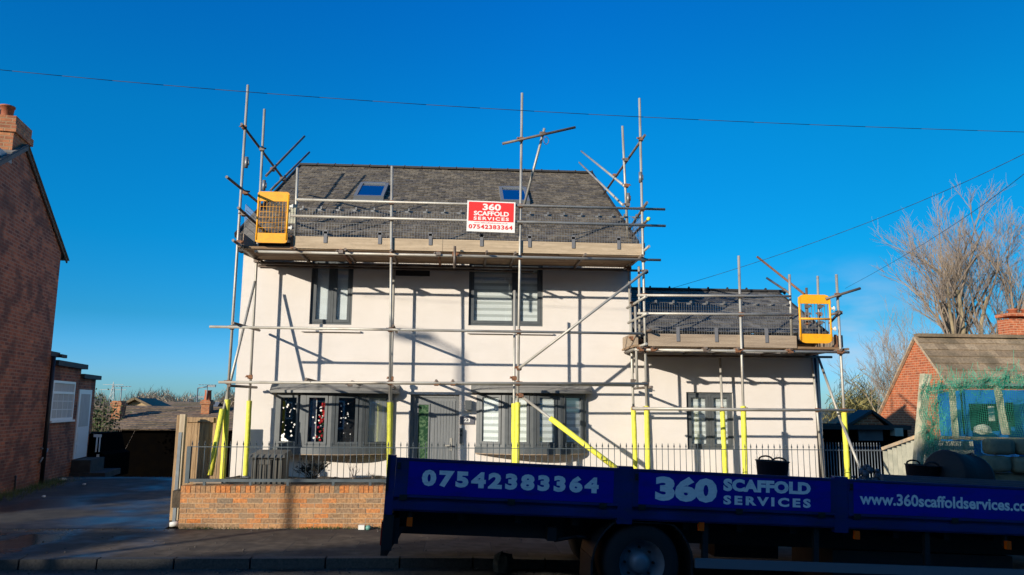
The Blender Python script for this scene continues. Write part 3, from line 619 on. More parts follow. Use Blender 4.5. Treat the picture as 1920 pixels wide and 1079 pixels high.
MB().box((dxl-.02, 13.74, 4.80), (dxl+.02, 14.9, 5.02)).build('toe_board', 'board_old', sc); MB().box((dxr-.005, 13.77, 4.80), (dxr+.033, 14.9, 5.02)).build('toe_board', 'board_old', sc)
for px in (556, 650, 735, 912, 965, 1095, 1200):
    p = P(px, 474, OY); tub(sc, (p.x, 13.52 if px != 912 else 13.45, 4.733), (p.x, 15.0, 4.733), 'transom', 'old_tube')
for px in (640, 822, 853): 
    p = P(px, 476, OY); tub(sc, (p.x, 13.61, 4.733), (p.x, 14.95, 4.733), 'transom', 'rust'); coup(sc, (p.x, 13.64, 4.70))
tub(sc, P(853, 462, 13.6), P(852, 503, 13.6), 'hanging_tube', 'old_tube')
# brick guards
def guard(par, x0, x1, z0, z1, Yp, step=.05):
    k = MB(); t = .0025; x = x0
    while x <= x1+1e-4: k.box((x-t, Yp-t, z0), (x+t, Yp+t, z1)); x += step
    for zz in [z0+(z1-z0)*i/4 for i in range(5)]: k.box((x0, Yp+t, zz-t), (x1, Yp+3*t, zz+t))
    for i in range(3):
        xx = x0+(x1-x0)*(.15+.35*i); k.box((xx-.07, Yp-.008, z1-.035), (xx+.07, Yp+.006, z1+.0)); k.box((xx-.012, Yp-.07, z1-.02), (xx+.012, Yp+.0, z1+.03))
    return k.build('brick_guard', 'wire_grey', par, uv=False)
x = xt0+.05
while x < dxr-.3: guard(sc, x, min(x+.93, dxr-.03), 5.0, 5.52, 13.775); x += .95
for yy in (13.9,): 
    for gx_ in (dxr+.035, dxl-.03):
        k = MB()
        for i in range(18): k.box((gx_, yy+i*.055, 5.03), (gx_+.005, yy+i*.055+.005, 5.6))
        for zz in (5.05, 5.2, 5.35, 5.5, 5.6): k.box((gx_+.005, yy, zz), (gx_+.010, yy+.95, zz+.005))
        k.build('brick_guard', 'wire_grey', sc, uv=False)
for px in (610, 712, 807, 903, 993, 1075, 1160):
    p = P(px, 446, 13.72); k = MB(); k.box((p.x-.03, 13.712, 4.88), (p.x+.03, 13.722, 5.12)); k.box((p.x-.045, 13.712, 5.05), (p.x+.045, 13.724, 5.09)); k.build('guard_clip', 'clip_grey', sc)
# yellow ladder gates
def safety_gate(par, r, Yp, rounded, midbar):
    a = P(r[0], (r[1]+r[3])/2, Yp); b = P(r[2], (r[1]+r[3])/2, Yp); zt = P((r[0]+r[2])/2, r[1], Yp).z; zb = P((r[0]+r[2])/2, r[3], Yp).z
    x0, x1 = a.x, b.x; H = zt-zb; k = MB(); t = .022; hp = H*.19
    def panel(z0, z1, rt_, rb):
        pts = []; rc = rounded
        for cx, cz, s0, on in ((x1-rc, z1-rc, 0, rt_), (x0+rc, z1-rc, 90, rt_), (x0+rc, z0+rc, 180, rb), (x1-rc, z0+rc, 270, rb)):
            if on: pts += [(cx+rc*math.cos(R(s0+q)), Yp-.012, cz+rc*math.sin(R(s0+q))) for q in (0, 30, 60, 90)]
            else: pts.append((cx+rc*(1 if s0 in (0, 270) else -1), Yp-.012, cz+rc*(1 if s0 < 180 else -1)))
        k.prism(pts, (0, .024, 0))
    panel(zt-hp, zt, True, False); panel(zb, zb+hp, False, True)
    for xx in (x0+.02, x1-.02): k.tube((xx, Yp, zb+.05), (xx, Yp, zt-.05), .02, 8)
    if midbar: k.tube((x0, Yp, (zt+zb)/2), (x1, Yp, (zt+zb)/2), .02, 8)
    o = k.build('safety_gate', 'gate_yellow', par); g_ = MB(); n = 10
    for i in range(1, n): xx = x0+(x1-x0)*i/n; g_.tube((xx, Yp, zb+hp), (xx, Yp, zt-hp), .0035 if not midbar else .006, 5)
    for i in range(1, 6 if not midbar else 1): zz = zb+hp+(H-2*hp)*i/6; g_.tube((x0, Yp, zz), (x1, Yp, zz), .003, 5)
    g_.build('bars', 'gate_yellow' if not midbar else 'wire_grey', o, uv=False)
    h = MB(); s_ = x1+.01
    for zz in (zb+H*.3, zb+H*.72): h.box((s_, Yp-.02, zz-.02), (s_+.06, Yp+.02, zz+.02)); h.tube((s_+.05, Yp, zz-.04), (s_+.05, Yp, zz+.04), .015, 8)
    h.build('hinge', 'litter_white', o)
safety_gate(sc, (481, 360, 541, 456), 13.62, .05, False)
MB().box(P(541, 420, 13.8)-Vector((0, .02, 0)), P(556, 384, 13.8)).build('gate_catch_plate', 'cream_board', sc)
# wing scaffold
_, A1 = pole(sa, (1385, 480), (1393, 745), OY, .46, 762)
_, A2 = pole(sa, (1568, 515), (1581, 745), OY, .46, 770)
_, J1 = pole(sa, (1350, 672), (1354, 760), IY, .46, 768)
_, J2 = pole(sa, (1523, 672), (1531, 760), 14.75, .46, None)
for k, (a, b, n) in {'g1': ((1195, 554), (1483, 556), 'guard_rail'), 'g2': ((1195, 588), (1487, 590.5), 'guard_rail'), 'd': ((1190, 656), (1592, 661), 'ledger'), 'b': ((1186, 766), (1602, 770), 'ledger')}.items(): lines['a'+k] = hor(sa, a, b, f_, n)
hor(sa, (1205, 668), (1560, 670), 14.85, 'ledger', 'old_tube'); hor(sa, (1190, 768), (1500, 770), IY-.05)
for S_, nm in ((A1, 1), (A2, 2), (S['O4'], 3)):
    for n in ('ag1', 'ag2', 'ad', 'ab'):
        x = S_(lz(n, S_(3)))
        if lines[n][0].x-.05 < x < lines[n][1].x+.05: coup(sa, (x, OY-.006, lz(n, x)))
coup(sa, (J1(1.98), IY, 1.98)); coup(sa, (J2(1.98), 14.75, 1.98)); coup(sa, (S['I4'](1.98), IY, 1.98))
az = 3.095; a0, a1 = P(1212, 650, OY).x, P(1582, 655, OY).x; at = P(1495, 640, OY).x
deckboards(sa, a0-.2, a1, az, lens=(1.8, 3.0)); mm = P(1440, 640, OY).x
MB().box((a0+.03, 13.728, az+.01), (at, 13.766, az+.235)).build('toe_board', 'board_old', sa)
MB().box((a1-.02, 13.75, az+.03), (a1+.02, 14.9, az+.26)).build('toe_board', 'board_old', sa); MB().box((at+.2, 14.86, az+.03), (a1-.03, 14.9, az+.26)).build('toe_board', 'board_under', sa)
MB().box((a1-.15, 13.74, az+.04), (a1-.09, 13.75, az+.27)).build('board_end_band', 'rust', sa)
MB().box((a0-.18, 13.74, az+.03), (a0-.14, 14.9, az+.26)).build('toe_board', 'board_old', sa)
for px in (1200, 1222, 1320, 1380, 1478, 1570): p = P(px, 658, OY); tub(sa, (p.x, 13.55, az-.026), (p.x, 14.98, az-.026), 'transom', 'old_tube'); coup(sa, (p.x, 13.63, az-.06))
x = a0+.06
while x < at-.3: guard(sa, x, min(x+.93, at-.02), az+.24, az+.82, 13.775, .045); x += .95
for px in (1271, 1343, 1437): p = P(px, 620, 13.72); k = MB(); k.box((p.x-.03, 13.712, az+.1), (p.x+.03, 13.722, az+.36)); k.build('guard_clip', 'clip_grey', sa)
for a, b in (((1480, 515), (1484, 630)),): tub(sa, P(*a, 13.78), P(*b, 13.78), 'standard')
tub(sa, P(1181, 552, IY), P(1187, 700, IY), 'standard'); tub(sa, P(1198, 500, 14.1), P(1200, 655, 14.1), 'standard'); tub(sa, P(1191, 575, 13.9), P(1195, 728, 13.9), 'standard')
for px, py in ((1188, 570), (1192, 590), (1186, 635), (1200, 640)): coup(sa, P(px, py, 14.0))
tub(sa, P(1176, 578, 14.2), P(1212, 556, 13.5), 'transom'); tub(sa, P(1178, 606, 14.2), P(1214, 588, 13.5), 'transom'); tub(sa, P(1176, 660, 14.4), P(1212, 645, 13.5), 'transom')
for a, b, Yp, m in (((1533, 518), (1537, 660), 14.7, 'steel_tube'), ((1512, 540), (1515, 660), 15.0, 'old_tube')): tub(sa, P(*a, Yp), P(*b, Yp), 'standard', m)
safety_gate(sa, (1498, 553, 1559, 644), 13.62, .11, True)
seg(sa, (1548, 561), 13.6, (1613, 541), 13.6, 'guard_rail', 'old_tube'); seg(sa, (1558, 590), 13.62, (1576, 586), 13.62, 'guard_rail', 'old_tube'); coup(sa, P(1571, 554, OY)); coup(sa, P(1573, 587, OY))
seg(sa, (1556, 606), 14.9, (1573, 587), 13.6, 'guard_rail', 'old_tube')
tub(sa, P(1508, 552, 15.2), P(1420, 482, 16.6), 'raking_tube', 'rust'); tub(sa, P(1482, 551, 14.9), P(1438, 522, 16.5), 'raking_tube', 'old_tube')
seg(sa, (1500, 600), 13.9, (1500, 640), 13.9, 'transom'); seg(sa, (1535, 672), 14.8, (1574, 782), 13.8, 'brace'); seg(sa, (1574, 782), 13.8, (1613, 880), 13.0, 'brace')
seg(sa, (1590, 655), 13.5, (1568, 657), 14.9, 'transom', 'old_tube')
for z_ in (3.5, 3.68, 3.84): 
    for px in (1512, 1536): coup(sa, P(px, 570+(3.9-z_)*90, 14.6))

# sign board on the guard rails
sb = thing('sign_board', P(920, 405, 13.6), 'red and white advertising board tied to the guard rails of the tall scaffold', 'sign')
q = [P(x, y, 13.60) for x, y in ((874.5, 434), (965, 437.5), (967, 380), (876.5, 376.5))]
ux = (q[1]-q[0]); W_ = ux.length; ux.normalize(); uz = (q[3]-q[0]); H_ = uz.length; uz.normalize(); out = ux.cross(uz).normalized()
if out.y > 0: out = -out
def sp(u, v, o=0): return q[0]+ux*(u*W_)+uz*(v*H_)+out*o
k = MB(); k.prism([sp(0, 0), sp(1, 0), sp(1, 1), sp(0, 1)], out*.012); bo = k.build('board', 'sign_white', sb)
k = MB(); k.prism([sp(.03, .34, .0125), sp(.97, .34, .0125), sp(.97, .965, .0125), sp(.03, .965, .0125)], out*.002); rp = k.build('red_panel', 'sign_red', sb)
for t, u0, v0, u1, v1, m, b_, s_ in (('360', .32, .70, .70, .92, 'sign_white', .035, 1.0), ('SCAFFOLD', .14, .52, .87, .67, 'sign_white', .035, 1.0), ('SERVICES', .14, .375, .87, .485, 'sign_white', .035, 1.3), ('07542383364', .04, .09, .95, .235, 'sign_red', .03, 1.15), ('www.360scaffoldservices.co.uk', .15, .275, .85, .31, 'sign_red', .0, 1.0)):
    text_mb(t, sp(u0, v0, .0145), ux, uz, out, (u1-u0)*W_, (v1-v0)*H_, b_, s_, .002).build('lettering', m, rp if m == 'sign_white' else bo)

# ------------------------------------------------------------------ garden wall, railing, garden
wl = MB(); bw, bh = .2155, .065; wz = .128; rs = random.Random(11); YF = 12.4
wx0, wx1 = P(337, 950, YF).x, 9.5
for c in range(7):
    z0 = wz+c*.075-.3*(0); x = wx0 - (.1125 if c % 2 else 0)
    while x < wx1:
        a = max(wx0, x); b = x+bw
        if b-a > .05: j = rs.uniform(-.0025, .0025); g0 = gz(a)*0; wl.box((a, YF+j, z0), (b, YF+.1, z0+bh))
        x += .2255
for c in range(1, 5):
    x = 1.0
    while x < wx1: wl.box((x, YF, wz-c*.075), (x+bw, YF+.1, wz-c*.075+bh)); x += .2255
x = wx0; zt = wz+7*.075
while x < wx1: wl.box((x, YF-.004+rs.uniform(-.002, .002), zt), (x+.065, YF+.215, zt+.1025)); x += .075
for c in range(7):
    for y in (YF+.105,):
        wl.box((wx0-.0, y, wz+c*.075), (wx0+.1, y+.105, wz+c*.075+bh))
gw = thing('garden_wall', (wx0, YF, .12), 'low orange brick wall with soldier course top along the pavement', 'wall')
wl.build('brickwork', 'garden_brick', gw)
k = MB(); k.box((wx0+.006, YF+.0035, -.4), (wx1, YF+.21, zt+.098)); k.build('mortar_core', 'cement', gw)
rlg = thing('railing', (wx0, 12.5, .76), 'grey metal railing with spiked tops standing on the brick wall', 'railing')
ry = 12.5; z0 = P(500, 904, ry).z; z1 = P(500, 838, ry).z; zf = P(500, 831, ry).z; z0 = max(z0, zt+.125); rx0 = P(352, 870, ry).x; rx1 = P(1545, 860, ry).x
npan = 8
for i in range(npan):
    a = rx0+(rx1-rx0)*i/npan; b = rx0+(rx1-rx0)*(i+1)/npan; k = MB()
    k.box((a, ry-.02, z0), (b, ry+.02, z0+.045)); k.box((a, ry-.006, z1-.012), (b, ry+.006, z1)); k.box((a, ry-.004, z1-.075), (b, ry+.004, z1-.069)) if False else None
    for t in (.2, .75): k.box((a+(b-a)*t, ry-.02, zt+.1), (a+(b-a)*t+.04, ry+.02, z0))
    n = 13
    for j in range(n):
        x = a+(b-a)*(j+.5)/n; k.tube((x, ry, z0+.04), (x, ry, zf-.015), .0055, 5); k.tube((x, ry, zf-.02), (x, ry, zf+.035), .012, 5, .001); k.tube((x, ry, zf-.035), (x, ry, zf-.02), .012, 5)
    k.build('railing_panel', 'rail_grey', rlg, uv=False)
MB().box((rx0-.02, ry-.025, z0-.02), (rx0+.04, ry+.025, z1+.0)).build('end_post', 'rail_grey', rlg)
# storage bin
bx0, bx1 = P(470, 880, 13.15).x, P(533, 880, 13.15).x; bz1 = P(500, 851, 13.15).z
sbn = thing('storage_box', ((bx0+bx1)/2, 13.3, .72), 'dark grey ribbed plastic storage box with lid behind the railing', 'storage box')
k = MB(); k.box((bx0+.02, 13.12, .70), (bx1-.02, 13.6, bz1-.06)); 
for i in range(6): x = bx0+.04+i*(bx1-bx0-.1)/5.3; k.box((x, 13.095, .72), (x+.055, 13.12, bz1-.12 if 1 <= i <= 3 else bz1-.07))
k.box((bx0+.12, 13.085, bz1-.17), (bx1-.2, 13.095, bz1-.09)); k.build('body', 'bin_grey', sbn)
k = MB(); k.hexa([(bx0-.01, 13.06, bz1-.06), (bx1+.02, 13.06, bz1-.06), (bx1+.02, 13.64, bz1-.06), (bx0-.01, 13.64, bz1-.06), (bx0+.01, 13.09, bz1), (bx1, 13.09, bz1), (bx1, 13.6, bz1+.04), (bx0+.01, 13.6, bz1+.04)]); k.build('lid', 'bin_grey', sbn)
# shrubs
def twiggy(name, c, r, h, n, label, m='twig_dark', leaf=None, seed=1):
    rs = random.Random(seed); t = thing(name, c, label, 'shrub'); k = MB(); lf = MB(); c = Vector(c)
    for i in range(n):
        a = rs.uniform(0, 6.28); ln = rs.uniform(.5, 1); p = c+Vector((rs.uniform(-.04, .04), rs.uniform(-.04, .04), 0)); d_ = Vector((math.cos(a)*r*ln, math.sin(a)*r*ln*.8, h*rs.uniform(.5, 1)))
        pts = [p, p+d_*.5+Vector((0, 0, .03)), p+d_]
        k.tube(pts[0], pts[1], .006, 4, .004); k.tube(pts[1], pts[2], .004, 4, .0015)
        for j in range(4):
            s_ = pts[1].lerp(pts[2], rs.random()); e = s_+Vector((rs.uniform(-1, 1)*r*.3, rs.uniform(-1, 1)*r*.3, rs.uniform(0, 1)*h*.25)); k.tube(s_, e, .003, 3, .001, caps=False)
            if leaf:
                for _ in range(3):
                    q_ = s_.lerp(e, rs.random()); u = Vector((rs.uniform(-1, 1), rs.uniform(-1, 1), rs.uniform(-1, 1))).normalized()*.018; v = u.orthogonal().normalized()*.010; lf.add([q_-u, q_+v, q_+u, q_-v], [(0, 1, 2, 3)])
    k.build('branches', m, t, uv=False)
    if leaf: lf.build('leaves', leaf, t, uv=False)
p = P(585, 893, 13.6); twiggy('shrub', (p.x, 13.6, .72), .32, .34, 46, 'dark twiggy bare shrub below the first bow window', leaf='twig_dark', seed=2)
p = P(662, 893, 13.9); twiggy('shrub', (p.x, 13.9, .71), .12, .3, 9, 'thin pale shrub stems beside the dark twiggy shrub', 'twig', seed=3)
p = P(700, 893, 13.7); twiggy('shrub', (p.x, 13.7, .7), .1, .2, 7, 'tiny leafless plant nearest the rear of the truck', 'twig', seed=4)
p = P(1440, 870, 13.6); twiggy('shrub', (p.x, 13.6, .5), .3, .75, 18, 'leafless rose bush against the low white wing wall', 'twig', seed=5)
# bits in the bed
for i, (px, py, m, lb, sz) in enumerate(((440, 893, 'board_old', 'flat brown timber offcut lying on the soil', (.22, .06, .02)), (560, 899, 'stone', 'grey rubble stone lying on the soil near the storage box', (.06, .05, .05)))):
    p = PZ(px, py-4, .76); k = MB(); k.hexa([(p.x+x*sz[0], 13.0+y*sz[1], .74+z*sz[2]*(1+.2*x)) for z in (0, 1) for x, y in ((-1, -1), (1, -1), (1, 1), (-1, 1))]); single(k, 'timber_offcut' if i == 0 else 'rubble_stone', m, lb, 'offcut' if i == 0 else 'stone')
# wooden gate panels left of the house
wg = thing('timber_fence', (-4.7, 14.0, .12), 'tall new timber fence with vertical boards left of the white house', 'fence')
k = MB(); yb = 13.6; xa = P(346, 840, yb).x; xb = P(398, 840, yb).x; zt_ = P(370, 783, yb).z; x = xa
while x < xb: k.box((x, yb+random.uniform(-.004, .004), .15), (x+.094, yb+.02, zt_+random.uniform(-.006, .006))); x += .1
k.box((xa, yb-.03, zt_-.08), (xb, yb-.002, zt_-.0)); k.build('board_panel', 'fence_wood', wg)
k = MB(); yb2 = 14.5; x = P(395, 840, yb2).x; xe = hx0+.0; zt2 = P(415, 787, yb2).z
while x < xe: k.box((x, yb2, .15), (x+.094, yb2+.02, zt2)); x += .1
k.box((P(395, 840, yb2).x, yb2-.03, zt2-.09), (xe, yb2-.002, zt2-.01)); k.build('board_panel', 'fence_wood', wg)
pp = P(338, 800, 13.3); k = MB(); k.box((pp.x-.0, 13.25, .12), (pp.x+.085, 13.35, P(340, 777, 13.3).z)); k.build('post', 'post_pale', wg)
k = MB(); k.box((pp.x-.055, 13.27, .12), (pp.x-.004, 13.33, P(340, 779, 13.3).z)); k.build('post', 'fence_wood', wg)
pp = P(331, 880, 13.0); k = MB(); k.box((pp.x, 12.97, .12), (pp.x+.05, 13.02, P(334, 811, 13.0).z)); o = k.build('post', 'galv', wg)
# litter
p = PZ(325, 989, .124); k = MB(); k.lathe(p+Vector((-.06, 0, .04)), [(0, 0), (.035, .002), (.045, .13), (.04, .13), (.03, .01)], 14, (1, .25, .05)); single(k, 'paper_cup', 'litter_white', 'crumpled white paper cup on its side at the corner of the brick wall', 'cup')
p = P(680, 990, 12.3); k = MB(); k.box((p.x-.06, 12.25, .125), (p.x+.03, 12.33, .19)); single(k, 'food_carton', 'litter_white', 'small cream carton on the pavement beneath the brick wall', 'carton')
k = MB(); k.lathe((p.x+.09, 12.27, .125), [(0, 0), (.04, .0), (.045, .035), (.03, .06), (0, .065)], 8); single(k, 'crushed_can', 'bucket_mint', 'dark green crushed can beside the cream carton', 'can')
rs = random.Random(9); k = MB()
def blob(k, c, r, rs, sq=(1, 1, 1), n=7, m=5):
    c = Vector(c); b = len(k.v)
    for i in range(m+1):
        for j in range(n):
            th = math.pi*i/m; ph = 2*math.pi*j/n; q_ = r*rs.uniform(.8, 1.15); k.v.append(c+Vector((q_*sq[0]*math.sin(th)*math.cos(ph), q_*sq[1]*math.sin(th)*math.sin(ph), q_*sq[2]*math.cos(th))))
    for i in range(m):
        for j in range(n): k.f.append((b+i*n+j, b+(i+1)*n+j, b+(i+1)*n+(j+1) % n, b+i*n+(j+1) % n)); k.sm.append(False); k.mi.append(0)
p = PZ(942, 1070, 0); blob(k, (p.x, p.y, .08), .13, rs, (1.1, .8, 1.1), 6, 4); single(k, 'broken_stone', 'stone', 'pointed lump of broken stone lying in the gutter below the truck', 'stone')
k = MB(); rs = random.Random(4)
for i in range(160):
    x = rs.uniform(wx0-.1, wx0+3.3); y = 12.38-abs(rs.gauss(0, .03)); 
    if rs.random() < .5: x = rs.choice([-2.3, -3.9, -1.9])+rs.gauss(0, .12)
    for _ in range(3): k.tube((x, y, .12), (x+rs.uniform(-.03, .03), y+rs.uniform(-.03, .02), .12+rs.uniform(.01, .05)), .003, 3, .001, caps=False)
tag(k.build('weeds', 'leaf_green', uv=False), kind='stuff')

k = MB(); rs = random.Random(44)
for i in range(900):
    if rs.random() < .55: x, y, z = rs.uniform(-9, 3), rs.choice((10.02, 12.36, 9.9))-abs(rs.gauss(0, .05)), 0
    else: x, y, z = rs.uniform(-9, 3), rs.uniform(7, 12.3), 0
    z = (.122 if y > 10.2 else .002)+gz(x); r_ = rs.uniform(.004, .016)
    if 10.04 < y < 10.2: continue
    k.lathe((x, y, z), [(r_, 0), (r_*.8, r_*.7), (0, r_*.9)], 5)
tag(k.build('gutter_grit', 'stone', uv=False), kind='stuff')
# ------------------------------------------------------------------ truck
TO = Vector((-.70, 8.3, 0)); th, ps = R(2.7), R(3.4)
ta = Vector((math.cos(ps)*math.cos(th), math.sin(ps)*math.cos(th), -math.sin(th))); tv = Vector((-math.sin(ps), math.cos(ps), 0)); tw = ta.cross(tv)
TF = Matrix(((ta.x, tv.x, tw.x, TO.x), (ta.y, tv.y, tw.y, TO.y), (ta.z, tv.z, tw.z, TO.z), (0, 0, 0, 1)))
def T(px, py, v=0):
    p = PP(px, py, TO+tv*v, tv)-TO; return (p.dot(ta), p.dot(tw))
truck = thing('flatbed_truck', (TO.x+2, 9, 0), 'dark blue dropside flatbed truck with white phone number lettering', 'truck')
def tb(mb, name, m, par=None): return mb.build(name, m, par or truck, tf=TF)
u0 = T(735, 900)[0]; wt = T(735, 857)[1]; wb = T(735, 958)[1]; U = 11.2; V = 2.15
pw0 = T(800, 940)[1]
up1 = T(1155, 900)[0]; up2_ = T(1190, 900)[0]; up3 = T(1560, 920)[0]; up4 = T(1592, 920)[0]; print('truck', u0, wt, wb, pw0, up1, up2_, up3, up4)
bed = MB(); bed.box((u0, .01, wb), (U, V-.01, wb+.13)); bed.box((u0+.02, .0, wb+.13), (U, V, wb+.15)); tb(bed, 'bed', 'truck_blue')
k = MB(); k.box((u0+.0, -.012, wb+.02), (U, .008, wb+.105)); tb(k, 'bed_rail', 'truck_blue')
pan = [(u0+.03, up1+.02), (up2_-.02, up3+.02), (up4-.02, up4+2.45)]; sh = wb+.145
for i, (a, b) in enumerate(pan):
    k = MB(); k.box((a, -.02, sh), (b, -.002, wt)); k.box((a, -.028, wt-.022), (b, -.02, wt)); k.box((a, -.028, sh), (b, -.02, sh+.018))
    sd = tb(k, 'drop_side', 'truck_blue')
    k = MB(); ea = T(765, 900)[0]-u0-.03 if i == 0 else .06; k.box((a+ea, -.0225, sh+.03), (b-.05, -.0205, wt-.035)); s_ = tb(k, 'sign_panel', 'truck_navy', sd)
    k = MB()
    for e in (a+.06, (a+b)/2, b-.2): k = MB(); k.box((e, -.034, sh-.03), (e+.08, -.02, sh+.025)); tb(k, 'hinge', 'chassis_black', sd)
    k = MB(); k.box((a+.015, -.034, wt-.12), (a+.05, -.028, wt-.05)); k.tube((a+.03, -.05, wt-.1), (a+.03, -.034, wt-.1), .012, 6); tb(k, 'latch', 'chassis_black', sd)
    k = MB(); k.box((a, V+.03, wb+.10-(wt-sh)), (b, V+.06, wb+.10)); tb(k, 'drop_side', 'truck_blue')
    tl = []
    if i == 0: tl = [('07542383364', (790, 912), (1123, 895), .06, 1.3, 31)]
    if i == 1: tl = [('360', (1228, 939), (1345, 897), .06, 1.0, 0), ('SCAFFOLD', (1356, 921), (1520, 905), .06, 1.05, 0), ('SERVICES', (1356, 946), (1520, 936), .05, 1.4, 0)]
    if i == 2: tl = [('www.360scaffoldservices.co.uk', (1612, 946), (1960, 939), .03, 1.0, 0)]
    for t, bl_, tr_, bo_, spc, _ in tl:
        A = T(*bl_, -.0225); B = T(*tr_, -.0225); mb = text_mb(t, (A[0], -.0225, A[1]), (1, 0, 0), (0, 0, 1), (0, -1, 0), B[0]-A[0], B[1]-A[1], bo_, spc, .0015)
        tb(mb, 'lettering', 'letter_white', s_)
for a, b in ((up1+.021, up2_-.021), (up3+.021, up4-.021), (u0-.03, u0+.029), (up4+2.451, U-.01)):
    for v0, v1, w1 in ((-.015, .06, wt+.02), (V-.06, V+.015, wb+.14)): k = MB(); k.box((a, v0, wb-.04), (b, v1, w1)); tb(k, 'stake_post', 'truck_blue')
k = MB(); k.box((u0-.06, .02, wb-.26), (u0-.02, V-.02, wb+.2)); tb(k, 'tailboard', 'truck_blue'); k = MB(); k.box((u0-.06, -.02, wb+.2), (u0-.031, .07, wt+.02)); tb(k, 'corner_post', 'chassis_black')
k = MB(); k.box((U, .03, wb), (U+.06, V-.03, wt+.9)); tb(k, 'headboard', 'truck_blue')
k = MB()
k.box((u0+.06, .55, wb-.30), (U+2.0, .68, wb-.005)); k.box((u0+.06, V-.68, wb-.30), (U+2.0, V-.55, wb-.005))
x = u0+.1
while x < U: k.box((x, .12, wb-.09), (x+.07, V-.12, wb-.004)); x += .62
k.box((u0+.03, .06, wb-.34), (u0+.11, V-.06, wb-.08)); k.box((u0+.11, .3, wb-.27), (u0+1.9, .34, wb-.03))
tb(k, 'chassis', 'chassis_black')
k = MB(); k.box((u0-.06, .0, wb-.40), (u0+.05, .12, wb-.04)); k.box((u0-.02, .1, wb-.38), (u0+.04, V-.1, wb-.22)); tb(k, 'under_run_bar', 'chassis_black')
k = MB(); p0 = T(745, 1000); p1 = T(712, 1046); k.prism([(p0[0]-.03, .1, p0[1]+.05), (p0[0]+.07, .1, p0[1]+.05), (p0[0]+.02, .1, p0[1]-.06), (p1[0]+.12, .1, p1[1]+.1), (p1[0]+.07, .1, p1[1]), (p1[0], .1, p1[1]), (p1[0], .1, p1[1]+.15), (p0[0]-.06, .1, p0[1]-.05)], (0, .3, 0)); tb(k, 'tow_step', 'chassis_black')
k = MB(); k.box((u0-.075, .05, wb-.36), (u0-.061, .17, wb-.12)); tb(k, 'tail_light', 'lamp_red')
for px, py in ((768, 978), (1313, 987), (1604, 1003), (1887, 1022)):
    a = T(px, py, .04); k = MB(); k.box((a[0]-.03, .0, a[1]-.045), (a[0]+.03, .04, a[1]+.045)); ml = tb(k, 'marker_light', 'amber'); MB()
    k = MB(); k.box((a[0]-.015, .041, a[1]-.02), (a[0]+.015, .10, wb-.001)); tb(k, 'lamp_bracket', 'chassis_black', ml)
# side guard rail
a = T(1305, 1048); b = T(1920, 1070)
k = MB(); k.box((a[0], .02, a[1]-.10), (U-.3, .05, a[1])); sg = tb(k, 'side_guard', 'rail_blue' if 'rail_blue' in M else 'alloy')
for px in (1327, 1536, 1745): q_ = T(px, 1000); k = MB(); k.box((q_[0]-.03, .06, a[1]-.09), (q_[0]+.03, .11, wb-.001)); tb(k, 'guard_bracket', 'chassis_black', sg)
k = MB(); q_ = T(1606, 1020); k.box((q_[0]-.0, .5, wb-.75), (q_[0]+2.3, 1.5, wb-.31)); k.box((T(1400, 1000)[0], .9, wb-.5), (T(1530, 1000)[0], 1.4, wb-.31)); tb(k, 'fuel_tank', 'chassis_black')
def wheel(u, w, r, v0, wdt=.5):
    k = MB(); k.lathe((u, v0, w), [(r*.60, .01), (r*.70, -.0), (r*.93, .005), (r, .035), (r, wdt-.03), (r*.93, wdt), (r*.6, wdt)], 40, (0, 1, 0)); t = tb(k, 'wheel', 'tyre')
    k = MB(); k.lathe((u, v0, w), [(r*.60, .005), (r*.56, .05), (r*.50, .13), (r*.28, .15), (r*.24, .05), (r*.12, .03), (0, .03)], 32, (0, 1, 0)); tb(k, 'rim', 'alloy', t)
    k = MB()
    for i in range(8): a_ = i*math.pi/4; k.tube((u+r*.38*math.cos(a_), v0+.10, w+r*.38*math.sin(a_)), (u+r*.38*math.cos(a_), v0+.15, w+r*.38*math.sin(a_)), .014, 6)
    tb(k, 'wheel_nuts', 'chassis_black', t)
wc = T(1203, 1058, .08); wr = T(1278, 1058, .08)[0]-wc[0]; wr = .42
wheel(wc[0], wc[1], wr, .06); wheel(wc[0], wc[1], wr, V-.56); wheel(U+1.0, .55, wr, .06, .25); wheel(U+1.0, .55, wr, V-.31, .25)
k = MB(); k.tube((wc[0], .4, wc[1]), (wc[0], V-.4, wc[1]), .1, 10); tb(k, 'axle', 'chassis_black')
k = MB(); n = 14
for i in range(n):
    a0_ = math.pi*(.02+.96*i/n); a1_ = math.pi*(.02+.96*(i+1)/n); R1 = wr+.10
    pt = lambda a_, rr_: (wc[0]+rr_*math.cos(a_)*1.05, wc[1]+min(rr_*math.sin(a_), wb-wc[1]-.03))
    p_ = [pt(a0_, R1), pt(a1_, R1)]; q_ = [pt(a0_, R1+.02), pt(a1_, R1+.02)]
    if q_[0][1]-p_[0][1] < .004: q_ = [(x, y+.012) for x, y in q_]
    k.hexa([(p_[0][0], .03, p_[0][1]), (p_[1][0], .03, p_[1][1]), (p_[1][0], .6, p_[1][1]), (p_[0][0], .6, p_[0][1]), (q_[0][0], .03, q_[0][1]), (q_[1][0], .03, q_[1][1]), (q_[1][0], .6, q_[1][1]), (q_[0][0], .6, q_[0][1])])
    
